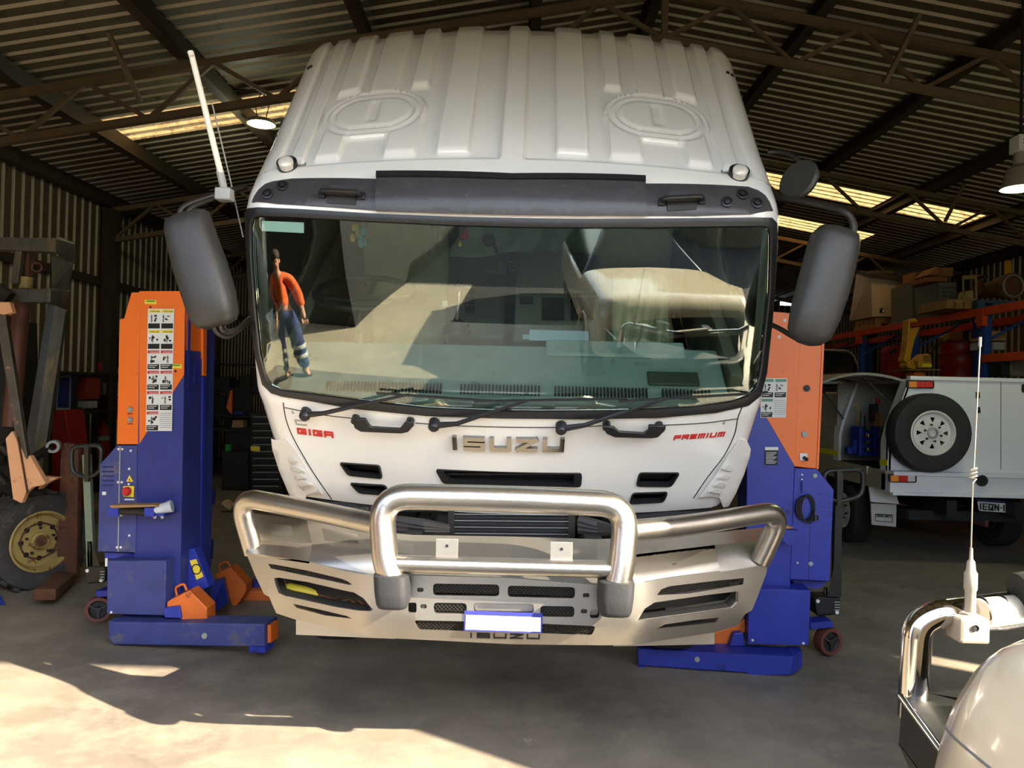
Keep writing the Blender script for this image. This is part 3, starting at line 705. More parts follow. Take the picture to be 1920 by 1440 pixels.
# ---- inside the cab
def CB(x,b,u): t=math.radians(38); return TW(x,3.56+b*math.cos(t)-u*math.sin(t),1.60+b*math.sin(t)+u*math.cos(t))
mb=MB(); dp=[(.0,-.10),(.0,.0),(.10,.035),(.30,.05),(.40,.045),(.43,.0),(.42,-.35),(.30,-.5)]
A=[mb.pt(CB(-1.03,b,u)) for b,u in dp];B=[mb.pt(CB(1.03,b,u)) for b,u in dp]
for i in range(len(dp)): j=(i+1)%len(dp); mb.face(A[i],A[j],B[j],B[i])
mb.face(*A[::-1]); mb.face(*B); dash=mb.build('dashboard',DASH,truck,50,bevel=.012)
mb=MB()
for x0,x1 in ((-.85,-.30),(-.22,.16),(.22,.66),(.72,.95)):
    n=int((x1-x0)/.016)
    for i in range(n): x=x0+(x1-x0)*i/n; mb.hexa([CB(x,.035,.015),CB(x+.008,.035,.015),CB(x+.008,.075,.028),CB(x,.075,.028),CB(x,.035,.032),CB(x+.008,.035,.032),CB(x+.008,.075,.046),CB(x,.075,.046)])
mb.build('demister_grille',DGREY,dash,0,kind='stuff')
MB().hexa([CB(.18,.30,.05),CB(.86,.30,.05),CB(.86,.40,.05),CB(.18,.40,.05),CB(.18,.30,.07),CB(.86,.31,.07),CB(.86,.40,.09),CB(.18,.40,.09)]).build('dash_tray',DASH,dash,40,bevel=.012)
MB().hexa([CB(.66,.10,.04),CB(.90,.10,.04),CB(.90,.19,.05),CB(.66,.19,.05),CB(.66,.10,.055),CB(.90,.10,.055),CB(.90,.19,.062),CB(.66,.19,.062)]).build('dash_speaker',CONS,dash,40,bevel=.01)
MB().hexa([CB(-1.02,.5,.84),CB(1.02,.5,.84),CB(1.02,1.75,1.06),CB(-1.02,1.75,1.06),CB(-1.02,.5,.86),CB(1.02,.5,.86),CB(1.02,1.75,1.08),CB(-1.02,1.75,1.08)]).build('headliner',INT,truck)
MB().hexa([CB(-1.05,1.78,-.55),CB(1.05,1.78,-.55),CB(1.05,1.82,-.55),CB(-1.05,1.82,-.55),CB(-1.02,1.74,1.06),CB(1.02,1.74,1.06),CB(1.02,1.78,1.06),CB(-1.02,1.78,1.06)]).build('cab_rear_lining',INT,truck)
for sg in(-1,1): MB().hexa([CB(sg*1.07,.05,-.45),CB(sg*1.09,.05,-.45),CB(sg*1.09,1.5,-.45),CB(sg*1.07,1.5,-.45),CB(sg*1.03,.1,.12),CB(sg*1.09,.1,.12),CB(sg*1.09,1.5,.12),CB(sg*1.03,1.5,.12)]).build('door_lining',INT,truck,40,bevel=.02)
MB().hexa([CB(-1.08,.3,-.55),CB(1.08,.3,-.55),CB(1.08,1.55,-.55),CB(-1.08,1.55,-.55),CB(-1.08,.3,-.50),CB(1.08,.3,-.50),CB(1.08,1.55,-.50),CB(-1.08,1.55,-.50)]).build('floor_mat',DARK,truck)
# steering wheel
c=P(686,549,3.86); ax=V((.02,-.43,.9)).normalized(); a=ax.cross(V((0,1,0))).normalized();b=ax.cross(a)
sw=MB().tube([c+(a*math.cos(t)+b*math.sin(t))*.25 for t in [2*math.pi*k/40 for k in range(40)]],.017,10,True).build('steering_wheel',BLACKP,truck,60)
mb=MB(); mb.lathe([(.07,-.03),(.08,0),(.06,.02),(0,.025)],c-ax*.05,ax,16)
for t in (0.3,math.pi-.3,-math.pi/2): mb.bar(c-ax*.05,c+(a*math.cos(t)+b*math.sin(t))*.245,.03,.015,ax)
mb.build('wheel_hub',BLACKP,sw,40); MB().tube([c-ax*.05,c-ax*.3],.03,10).build('steering_column',DARK,sw)
# seats
def cushion(mb,c0,sx,sy,sz,M=None):
    pts=[]
    mb.grid(lambda u,v:(lambda th,ph:V((c0[0]+sx*math.copysign(abs(math.cos(ph)*math.cos(th))**.5,math.cos(ph)*math.cos(th)),c0[1]+sy*math.copysign(abs(math.cos(ph)*math.sin(th))**.5,math.cos(ph)*math.sin(th)),c0[2]+sz*math.copysign(abs(math.sin(ph))**.5,math.sin(ph)))))(u*2*math.pi,(v-.5)*math.pi),28,14); return mb
TC=Matrix(((1,0,0,0),(0,math.cos(math.radians(38)),-math.sin(math.radians(38)),0),(0,math.sin(math.radians(38)),math.cos(math.radians(38)),0),(0,0,0,1)))
TC=Matrix.Translation(TW(0,3.56,1.60))@TC
def seat(x):
    s_=MB(TC); cushion(s_,(x,.95,-.18),.26,.26,.09); s_=s_.build('seat_cushion',SEAT,truck,60)
    b_=MB(TC@Matrix.Translation((x,1.22,.15))@Matrix.Rotation(math.radians(-12),4,'X')); cushion(b_,(0,0,0),.25,.075,.36); b_.build('seat_back',SEAT,truck,60)
    h_=MB(TC); cushion(h_,(x,1.32,.62),.13,.05,.09); h_.build('headrest',SEAT,truck,60)
    MB(TC).box(x-.2,x+.2,.75,1.15,-.5,-.24).build('seat_base',DARK,truck)
seat(-.62); seat(.66)
# cloth draped on the passenger seat
def drape(name,x0,x1,y0,y1,Y0,Y1,m,par,amp=.03,fx=5,label=None,nx=40,ny=14):
    mb=MB()
    def f(u,v):
        p=P(x0+(x1-x0)*u,y0+(y1-y0)*v+5*math.sin(u*7+1),Y0+(Y1-Y0)*v); return p+V((0,amp*math.sin(u*fx*6.28+2*v+math.sin(u*9))*(.4+.6*v)+amp*.5*math.sin(u*31+v*5),0))
    mb.grid(f,nx,ny); mb2=mb.build(name,m,par,80); mo=mb2.modifiers.new('thick','SOLIDIFY'); mo.thickness=.008; 
    if label: mb2['label']=label
    return mb2
drape('curtain',838,1145,415,478,4.55,4.45,DRAPE,truck,.035,4)
drape('seat_cloth',1150,1252,512,648,4.15,4.0,SEAT,truck,.03,1.5,label='pale cloth over the passenger seat')
# centre console with its cupboard doors and pockets
cb=MB().quad(P(962,640,4.02),P(1128,640,4.02),P(1120,476,4.30),P(972,476,4.30),.35).build('console',CONS,truck,40,bevel=.01)
for (x0,y0,x1,y1) in ((1016,482,1114,548),(976,482,1008,548)): MB().quad(P(x0,y1,4.13),P(x1,y1,4.13),P(x1,y0,4.26),P(x0,y0,4.26),.03).build('console_door',mat('console door',(86,84,66),.5),cb,40,bevel=.006)
for (x0,x1) in ((1016,1058),(1070,1114)): MB().quad(P(x0,597,4.05),P(x1,597,4.05),P(x1,558,4.13),P(x0,558,4.13),.01).build('console_pocket',DARK,cb,30)
MB().quad(P(974,568,4.10),P(1000,568,4.10),P(1000,556,4.12),P(974,556,4.12),.01).build('ash_tray',DARK,cb,30)
MB().quad(P(835,632,4.25),P(945,632,4.25),P(945,470,4.75),P(835,470,4.75),.3).build('engine_cover',CONS,truck,40,bevel=.02)
gl=P(857,622,4.15)
gb=MB(); gb.lathe([(.085,0),(.08,.015),(.07,.012),(.068,.03),(.056,.028),(.054,.046),(.042,.044),(.038,.062),(.02,.07)],gl,(0,-.3,1),20); gb=gb.build('gear_boot',BLACKP,truck,40)
MB().tube([gl+V((0,-.02,.06)),gl+V((.01,-.05,.22))],.009,8).build('gear_lever',CHROME,gb); MB().ell(gl+V((.01,-.055,.24)),.024,.024,.03).build('gear_knob',BLACKP,gb,80)
MB().quad(P(829,574,4.1),P(839,574,4.1),P(839,564,4.1),P(829,564,4.1),.004).build('switch_label',WHT,truck,0)
for i in range(3): MB().quad(P(872,585-i*16,4.3),P(890,585-i*16,4.3),P(890,573-i*16,4.34),P(872,573-i*16,4.34),.008).build('switch_panel',BLACKP,truck,30)
# screen on a stalk
d=MB().quad(P(905,506,3.95),P(951,513,3.95),P(953,494,3.97),P(907,487,3.97),.03).build('monitor',DGREY,truck,30,bevel=.004)
MB().quad(P(908,503,3.945),P(934,507,3.945),P(936,493,3.96),P(910,490,3.96),.004).build('screen',BLK,d,0)
MB().tube(fillet([P(932,492,3.97),P(930,465,3.95),P(922,450,3.95),P(915,452,3.9)],.03,4),.007,6).build('monitor_stalk',DARK,d); MB().tube(smoothp([P(925,455,3.93),P(933,480,3.95),P(962,492,3.97),P(968,505,3.97),P(955,508,3.97)],5,False),.006,6).build('monitor_cable',DARK,d)
MB().lathe([(.035,-.01),(.03,.015),(0,.02)],P(917,450,3.92),(0,-1,0),14).build('suction_cup',DARK,d)
# loose things in the cab
pp=thing('document','pale blue folded paper lying on the dash behind the windscreen','document',P(1045,635,3.85))
MB().quad(P(992,637,3.86),P(1105,640,3.86),P(1103,621,3.93),P(993,618,3.93),.004).build('sheet',PAPER,pp,0)
MB().quad(P(980,635,3.88),P(1104,639,3.88),P(1100,629,3.92),P(980,627,3.92),.003).build('sheet',PAPER,pp,0)
mb=MB()
for k in range(7): q=P(1003+13*k+(8 if k>3 else 0),623.0+.3*k,3.918); mb.lathe([(0,0),(.004,0),(.004,-.002)],q,(0,-.8,.5),8)
mb.build('punched_hole',BLK,pp,0)
def hang(name,x,y,Y,m,l,cat,sz,col2=None):
    t=thing(name,l,cat,P(x,y,Y)); mb=MB()
    mb.tube([P(x,y-25,Y),P(x+1,y-8,Y)],.003,5); mb.build('cord',DARK,t)
    mb=MB(); c=P(x,y,Y)
    for k in range(5): mb.ell(c+V((R_.uniform(-1,1)*sz*.5,R_.uniform(-.5,.5)*sz*.4,R_.uniform(-1,1)*sz)),sz*.35,sz*.3,sz*.5,8,6)
    mb.build('body',m,t,70)
hang('hanging_trinket',686,438,3.75,CYAN,'light blue cord trinket hanging behind the windscreen','trinket',.05)
hang('hanging_trinket',668,440,3.78,YEL,'yellow green cloth tag hanging left of the blue trinket','trinket',.04)
hang('hanging_trinket',871,436,3.9,REDP,'red tag hanging over the curtain behind the windscreen','trinket',.035)
hang('hanging_trinket',822,445,3.9,LGREY,'silver trinket bunch hanging near the middle of the windscreen','trinket',.06)
hang('hanging_trinket',861,458,3.9,YEL,'small yellow charm hanging under the red tag','trinket',.018)
# ---- mirrors
def mirror(prof_,cap,arms,low,label):
    """prof_: list of (px,py,half width m,depth Y)"""
    rings=[];mb=MB(); n=24
    for px,py,hw,Y,hd in prof_:
        c=P(px,py,Y); rings.append((c,hw,hd))
    for i,(c,hw,hd) in enumerate(rings):
        pass
    N=len(rings); ax=(rings[-1][0]-rings[0][0]).normalized(); side_=V((0,1,0)).cross(ax).normalized(); dep=ax.cross(side_)
    idx=[]
    for c,hw,hd in rings:
        idx.append([mb.pt(c+side_*hw*math.copysign(abs(math.cos(t))**.7,math.cos(t))+dep*hd*math.copysign(abs(math.sin(t))**.7,math.sin(t))) for t in [2*math.pi*k/n for k in range(n)]])
    for i in range(N-1):
        for k in range(n): mb.face(idx[i][k],idx[i][(k+1)%n],idx[i+1][(k+1)%n],idx[i+1][k])
    mb.face(*idx[0][::-1]); mb.face(*idx[-1])
    m=mb.build('mirror_housing',GREYP,truck,50,label=label)
    for a,r in arms+low: MB().tube(smoothp(a,5,False),r,10).build('mirror_arm',STEEL if r<.016 else GREYP,m,60)
    return m
ml=mirror([(352,398,.055,3.35,.03),(351,406,.095,3.35,.06),(354,425,.102,3.35,.075),(362,455,.106,3.35,.08),(376,500,.112,3.35,.085),(393,555,.110,3.35,.085),(402,590,.103,3.35,.08),(407,606,.085,3.35,.06),(408,612,.05,3.35,.035)],None,
 [([P(340,416,3.33),P(338,398,3.33),P(350,385,3.35),P(385,372,3.4),P(420,362,3.45),P(458,350,3.62)],.014),([P(353,419,3.31),P(352,400,3.31),P(362,388,3.33),P(395,374,3.4),P(430,362,3.5),P(462,352,3.66)],.011)],
 [([P(400,605,3.35),P(405,622,3.36),P(425,632,3.42),P(450,618,3.55),P(476,600,3.72)],.010),([P(412,606,3.35),P(416,620,3.36),P(432,624,3.42),P(455,608,3.55),P(476,596,3.72)],.009),([P(420,606,3.38),P(424,618,3.4),P(440,618,3.45),P(460,602,3.55),P(476,590,3.72)],.008)],'grey mirror housing on the left')
mr=mirror([(1577,428,.045,3.25,.03),(1573,434,.082,3.25,.06),(1566,450,.100,3.25,.075),(1556,490,.104,3.25,.08),(1543,540,.104,3.25,.085),(1528,590,.100,3.25,.08),(1517,625,.088,3.25,.07),(1511,640,.06,3.25,.045),(1508,645,.03,3.25,.02)],None,
 [([P(1597,452,3.22),P(1600,430,3.22),P(1596,410,3.23),P(1580,396,3.25),P(1540,385,3.35),P(1500,377,3.45),P(1458,371,3.6)],.015)],
 [([P(1505,640,3.25),P(1485,630,3.35),P(1465,618,3.5),P(1445,608,3.65)],.012)],'grey mirror housing on the right')
# small look-down mirror
c=P(1494,335,3.55); mb=MB()
ax=V((-.75,-.55,.25)).normalized()
mb.lathe([(0,.0),(.09,.0),(.10,.012),(.095,.03),(.05,.05),(0,.055)],c,-ax,26); k_=mb.build('lookdown_mirror',GREYP,truck,40)
MB().tube(smoothp([P(1440,286,3.75),P(1462,286,3.72),P(1488,293,3.65),P(1505,312,3.6),P(1500,322,3.57)],5,False),.012,8).build('mirror_arm',STEEL,k_,60)
MB().lathe([(.022,-.02),(.022,.02),(0,.02)],P(1507,315,3.6),(1,0,1),12).build('clamp',BLACKP,k_)
# aerials
an=MB().tube([P(357,97,3.2),P(360,106,3.2)],.013,10).tube([P(360,106,3.2),P(414,325,3.42)],[.0125,.0135],10).build('aerial',mat('white aerial tube',(232,228,218),.4),truck,60,label='white tube aerial on the left mirror arm')
MB().tube([P(412,320,3.42),P(422,362,3.43)],.017,10).build('aerial_ferrule',LGREY,an); mb=MB(); c=P(421,364,3.43); mb.box(c.x-.035,c.x+.035,c.y-.03,c.y+.03,c.z-.03,c.z+.025); mb.build('aerial_bracket',LGREY,an,30,bevel=.006)
MB().tube([P(398,195,3.4),P(430,330,3.5),P(456,445,3.62)],.0035,6).build('whip_aerial',LGREY,truck)
# ---- bull bar and bumper (parts of the truck)
def FY(x,z):
    a=abs(x); y=3.10 if a<.42 else 3.10+(a-.42)*.05 if a<.56 else 3.107+(a-.56)*.52
    return y+max(0,.72-z)*.45+max(0,z-.72)*-.02
def bb(px,py):
    Y=3.2
    for _ in range(8):
        p=P(px,py,Y); Y=FY(p.x-TX,p.z)
    return V((p.x-TX,p.z))
def bs(p,o=0): return V((TX+p[0],FY(p[0],p[1])-o,p[1]))
FACE=[(461,1036),(580,1053),(642,1070),(706,1079),(775,1079),(960,1084),(1120,1097),(1188,1094),(1250,1084),(1350,1070),(1440,1056),(1437,1075),(1422,1115),(1410,1144),(1397,1152),(1383,1173),(1339,1186),(1232,1202),(1130,1210),(960,1208),(900,1205),(740,1197),(640,1180),(555,1162),(518,1150),(505,1119),(495,1114),(478,1078)]
SLM=[(503,1057),(512,1058),(572,1069),(640,1085),(652,1090),(660,1096),(655,1097),(585,1082),(508,1066)]
SLL=[(514,1084),(522,1083),(575,1091),(640,1106),(664,1111),(682,1122),(699,1143),(694,1146),(628,1138),(534,1117),(523,1112),(517,1098)]
SLB=[(549,1132),(600,1143),(650,1155),(660,1160),(610,1154),(556,1140)]
SRM=[(1395,1084),(1393,1096),(1290,1113),(1232,1116),(1240,1105),(1256,1099),(1350,1088)]
SRL=[(1384,1110),(1384,1128),(1372,1140),(1290,1152),(1192,1164),(1206,1143),(1226,1130),(1260,1125),(1330,1115),(1380,1109)]
SRB=[(1348,1158),(1342,1167),(1300,1172),(1232,1179),(1246,1171),(1300,1163)]
def rc(x0,y0,x1,y1,sk=0,r=7): return rnd([V((x0,y0)),V((x1,y0+sk)),V((x1,y1+sk)),V((x0,y1))],r,3)
CG=[rc(812,1094,936,1116,2),rc(952,1098,1078,1119,3),rc(813,1130,875,1150,1),rc(888,1130,1001,1149,2),rc(1013,1136,1077,1156,1)]
CB_=rnd([V(p) for p in [(776,1163),(960,1167),(1117,1174),(1110,1191),(960,1185),(785,1181)]],5,2)
BH=[rnd([V((x+a,y+b)) for a,b in ((-6,-4),(6,-4),(6,4),(-6,4))],5,3) for x,y in ((788,1106),(794,1137),(1099,1116),(1095,1146))]
TH=[rc(765,1130,781,1149,0,4),rc(1106,1142,1124,1160,0,6)]
holes=[SLM,SLL,SLB,SRM,SRL,SRB]+CG+[CB_]+BH+TH
# stencilled letters are cut through the plate
hb=[[bb(*p) for p in h] for h in holes]
bar=MB().solid([bb(*p) for p in FACE],hb,lambda p:bs(p,0),lambda p:bs(p,-.012),(.06,.06),.06).build('bumper_face',ALU2,truck,25,bevel=.0)
def bbox_(name,h,m,off0,off1,par,**k): return MB().solid([bb(*p) for p in h],[],lambda p:bs(p,off0),lambda p:bs(p,off1),None,.08).build(name,m,par,30,**k)
def mesh_in(h,nm='mesh_grille'):
    q=[bb(*p) for p in h]; x0=min(p.x for p in q);x1=max(p.x for p in q);z0=min(p.y for p in q);z1=max(p.y for p in q); mb=MB(); c=.016
    nx=int((x1-x0)/c)+1;nz=int((z1-z0)/(c*.5))+1
    for i in range(nx):
        for j in range(nz):
            x=x0+i*c+(c/2 if j%2 else 0); z=z0+j*c*.5
            if inpoly(x,z,q):
                for s in(-1,1):
                    a=V((x,z));b=V((x+s*c/2,z+c*.5)); w_=.0015
                    ps_=[bs((a.x-w_,a.y),-.012),bs((a.x+w_,a.y),-.012),bs((b.x+w_,b.y),-.012),bs((b.x-w_,b.y),-.012)]
                    mb.hexa(ps_+[p-V((0,.004,0)) for p in ps_])
    mb.build(nm,STEEL,bar,0,kind='stuff')
    bbox_('grille_back',h,DARK,-.05,-.055,bar)
for h in (SLM,SRM,CG[0],CG[1],CG[2],CG[4],CB_): mesh_in(h)
bbox_('light_blank',CG[3],ALU2,-.03,-.034,bar)
for h in BH: 
    q=sum([bb(*p) for p in h],V((0,0)))/len(h); MB().lathe([(.0,-.018),(.010,-.018),(.010,-.006),(.0,-.004)],bs(q,0),(0,-1,0),8).build('bolt',STEEL,bar,30)
for h in TH: bbox_('tow_eye',h,DARK if h is TH[0] else ALU2,-.05,-.06,bar)
# light buckets behind the big side openings
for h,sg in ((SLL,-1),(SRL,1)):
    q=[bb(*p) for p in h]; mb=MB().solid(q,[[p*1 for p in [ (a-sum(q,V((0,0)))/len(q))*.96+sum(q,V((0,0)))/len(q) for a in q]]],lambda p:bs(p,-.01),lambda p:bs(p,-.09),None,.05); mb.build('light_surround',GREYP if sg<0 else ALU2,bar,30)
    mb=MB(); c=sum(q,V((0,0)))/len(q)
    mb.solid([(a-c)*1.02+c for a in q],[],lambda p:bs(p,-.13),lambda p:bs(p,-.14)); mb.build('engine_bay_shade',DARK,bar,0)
d0=P(530,1099,3.42);d1=P(594,1113,3.38);d2=P(632,1124,3.36)
y_=MB().tube([d0,d0+(d1-d0)*.15,d0+(d1-d0)*.2,d1,d1+(d2-d1)*.1],[.012,.016,.022,.022,.014],12).build('damper',YEL,truck,50,label='yellow damper behind the left bumper opening')
MB().tube([d1,d2],.008,8).build('damper_rod',RUST,y_)
mb=MB()
for k in range(5): 
    p=P(560+18*k,1108+4*k,3.42); mb.tube([p+V((0,.05,-.02)),p+V((.1,.08,.02)),p+V((.2,.06,-.05))],.012,8)
mb.build('suspension_arm',RUST,truck)
p=[(1250,1146),(1300,1135),(1345,1128),(1378,1120)]; MB().tube([P(x,y,3.50) for x,y in p],[.03,.035,.035,.03],10).build('bumper_stay',mat('dusty aluminium',(128,126,112),.7,.3,.25,10,bump=.3),truck)
# deck behind the top edge: front strip, then a steeper rear strip
T_=[(461,1036),(580,1053),(706,1079),(775,1079),(960,1084),(1120,1097),(1188,1094),(1350,1070),(1440,1056)]
Fd=[(484,1012,.13),(585,1019,.13),(704,1030,.12),(775,1040,.12),(960,1044,.12),(1120,1054,.12),(1188,1040,.12),(1340,1022,.13),(1420,1013,.13)]
Bk=[(474,962,.27),(575,975,.27),(700,996,.26),(775,1003,.26),(960,1006,.26),(1120,1011,.26),(1188,1008,.26),(1345,998,.27),(1436,988,.27)]
def row(i):
    t=bs(bb(*T_[i]),0); a=P(Fd[i][0],Fd[i][1],t.y+Fd[i][2]); b=P(Bk[i][0],Bk[i][1],t.y+Bk[i][2]); return t,a,b
mb=MB(); R=[row(i) for i in range(9)]
for i in range(8):
    for j in range(2):
        q=[R[i][j],R[i+1][j],R[i+1][j+1],R[i][j+1]]; n=V((0,.0,-.008)); mb.hexa([x+n for x in q]+q)
mb.build('bumper_deck',ALU2,truck,60)
for i in (0,8): # end plates
    t,a,b=R[i]; sg=-1 if i==0 else 1; lo=bs(bb(*( (496,1114) if i==0 else (1410,1144))),0); mb=MB(); mb.hexa([t,a,b,lo+V((0,.25,0)),t+V((sg*-.01,0,0)),a+V((sg*-.01,0,0)),b+V((sg*-.01,0,0)),lo+V((-sg*.01,.25,0))]); mb.hexa([t,lo,lo+V((0,.25,0)),b,t-V((sg*.01,0,0)),lo-V((sg*.01,0,0)),lo+V((-sg*.01,.25,0)),b-V((sg*.01,0,0))]); mb.build('bumper_end',ALU2,truck,20)
hoop=MB().tube(fillet([P(737,1092,2.99),P(722,1050,3.0),P(713,930,3.03),P(950,935,3.02),P(1176,946,3.02),P(1166,1060,2.98),P(1156,1104,2.97)],.17,10),.052,20).build('hoop_bar',ALU,truck,60)
MB().tube([P(735,1056,3.0),P(1162,1068,2.98)],.034,16).build('cross_tube',ALU,hoop,60)
for x,y in ((838,1044),(1052,1050)):
    c=P(x,y,2.995); b_=MB().box(c.x-.043,c.x+.043,c.y-.012,c.y-.006,c.z-.01,c.z+.072); b_=b_.build('lamp_bracket',ALU2,hoop,0,bevel=.001)
    MB().lathe([(0,0),(.006,0),(.006,.002)],V((c.x,c.y-.013,c.z+.045)),(0,-1,0),8).build('bracket_hole',DARK,b_,0)
def boot(x0,y0,x1,y1,Y,dx):
    c0=P((x0+x1)/2,y0,Y);c1=P((x0+x1)/2+dx,y1,Y); w_=(x1-x0)/1440*Y/2; mb=MB(); n=24; R=[]
    for k,(t,s) in enumerate(((0,.86),(.04,1),(.5,1),(.85,.94),(.97,.84),(1,.7))):
        c=c0+(c1-c0)*t; R.append([mb.pt(c+V((w_*s*math.copysign(abs(math.cos(a))**.5,math.cos(a)),.075*s*math.copysign(abs(math.sin(a))**.5,math.sin(a)),0))) for a in [2*math.pi*i/n for i in range(n)]])
    for i in range(5):
        for k in range(n): mb.face(R[i][k],R[i][(k+1)%n],R[i+1][(k+1)%n],R[i+1][k])
    mb.face(*R[0]);mb.face(*R[-1]); return mb.build('rubber_boot',BOOT,truck,50)
boot(703,1072,767,1137,3.01,3);boot(1122,1084,1188,1151,2.99,-4)
MB().tube(fillet([P(712,984,3.04),P(600,960,3.22),P(445,930,3.44),P(476,1036,3.47)],.13,10),.043,18).build('side_rail',ALU,truck,60)
MB().tube(fillet([P(1180,996,3.02),P(1300,984,3.18),P(1470,956,3.40),P(1424,1054,3.43)],.14,10),.044,18).build('side_rail',ALU,truck,60)
# skirt, plate, stencil
MB().quad(P(555,1190,3.52),P(740,1198,3.5),P(740,1170,3.5),P(555,1158,3.52),.006).build('lower_skirt',ALU2,truck,0); MB().quad(P(1150,1212,3.5),P(1340,1208,3.52),P(1340,1178,3.52),P(1150,1180,3.5),.006).build('lower_skirt',ALU2,truck,0)
pl=bb(871,1150);pr_=bb(1017,1155); W_=pr_.x-pl.x; zt=pl.y; H_=.076*W_/.37*1.05
f=lambda x,y,d:V((TX+pl.x+x,FY(0,.7)-.012-d,zt-H_+y-.0*x+ (pr_.y-pl.y)*x/W_))
mb=MB().hexa([f(0,0,0),f(W_,0,0),f(W_,H_+.012,0),f(0,H_+.012,0),f(0,0,.004),f(W_,0,.004),f(W_,H_+.012,.004),f(0,H_+.012,.004)]); npl=mb.build('number_plate',mat('plate blue',(44,48,130),.4),truck,0)
MB().hexa([f(.006,.006,.0045),f(W_-.006,.006,.0045),f(W_-.006,H_-.004,.0045),f(.006,H_-.004,.0045),f(.006,.006,.006),f(W_-.006,.006,.006),f(W_-.006,H_-.004,.006),f(.006,H_-.004,.006)]).build('plate_face',WHT,npl,0)
a=bb(879,1196);b=bb(1012,1199)
mb=MB(); text(mb,'ISUZU',lambda x,y,d:bs((a.x+x,a.y+(b.y-a.y)*x/(b.x-a.x)+y),.0005+d),b.x-a.x,.024,.0065,.25,.001); mb.build('stencil_lettering',DARK,bar,0,label='cut-out lettering in the bumper')
# ---- radiator, engine bay, chassis, wheels behind
rad=MB().quad(P(845,1030,3.92),P(1075,1030,3.92),P(1075,955,3.92),P(845,955,3.92),.1).build('radiator',DARK,truck)
for i in range(9):
    y=964+i*6; MB().tube([P(852,y,3.90),P(1066,y+2,3.90)],.002,5).build('radiator_tube',STEEL if i%2 else LGREY,rad)
for x in (846,1072): MB().quad(P(x-6,1030,3.9),P(x+6,1030,3.9),P(x+6,955,3.9),P(x-6,955,3.9),.04).build('radiator_tank',STEEL,rad)
for k,(x0,x1) in enumerate(((745,840),(1085,1145))):
    for j in range(3): MB().tube([P(x0,975+9*j,3.75),P((x0+x1)/2,983+6*j,3.72),P(x1,990+3*j,3.8)],[.022,.028,.02],8).build('pipe_bracket',GREYP,truck)
for i in range(14):
    x=600+i*20 if i<5 else 1180+(i-5)*16; h=R_.uniform(.03,.08); p=P(x,965-(x<900)*4,3.95); MB().box(p.x-.03,p.x+.03,p.y,p.y+.15,p.z-h,p.z+.03).build('engine_bay_part',STEEL if i%3 else GREYP,truck,30,bevel=.006)
for sg in (-1,1):
    MB().box(TX+sg*.42-.04,TX+sg*.42+.04,3.55,9.0,.72,.98).build('chassis_rail',DARK,truck)
    ctr=V((TX+sg*1.0,4.75,.62))
    wh=MB().lathe([(.26,-.10),(.44,-.13),(.49,-.11),(.50,-.08),(.50,.08),(.49,.11),(.44,.13),(.26,.10)],ctr,(1,0,0),36,close=True).build('front_tyre',TYRE,truck,40)
    MB().lathe([(.26,-.1),(.23,-.05),(.18,0),(0,.0)],ctr,(sg,0,0),24).build('wheel_rim',RIMW,wh,40)
    MB().box(TX+sg*.9-.2,TX+sg*.9+.2,6.0,8.0,.5,1.0).build('side_tank',DARK,truck,30,bevel=.03)
MB().box(TX-.95,TX+.95,4.65,4.85,.52,.68).build('front_axle',DARK,truck)
MB().box(TX-.4,TX+.4,4.0,5.4,.75,1.25).build('engine',STEEL,truck,30,bevel=.05)
for sg in (-1,1): MB().box(TX+sg*.36-.05,TX+sg*.36+.05,3.16,3.7,.72,.92).build('bumper_mount',STEEL,truck)
MB().hexa([V((TX-1.0,3.6,.60)),V((TX+1.0,3.6,.60)),V((TX+1.0,3.9,.55)),V((TX-1.0,3.9,.55)),V((TX-1.0,3.6,.63)),V((TX+1.0,3.6,.63)),V((TX+1.0,3.9,.58)),V((TX-1.0,3.9,.58))]).build('under_tray',DARK,truck)
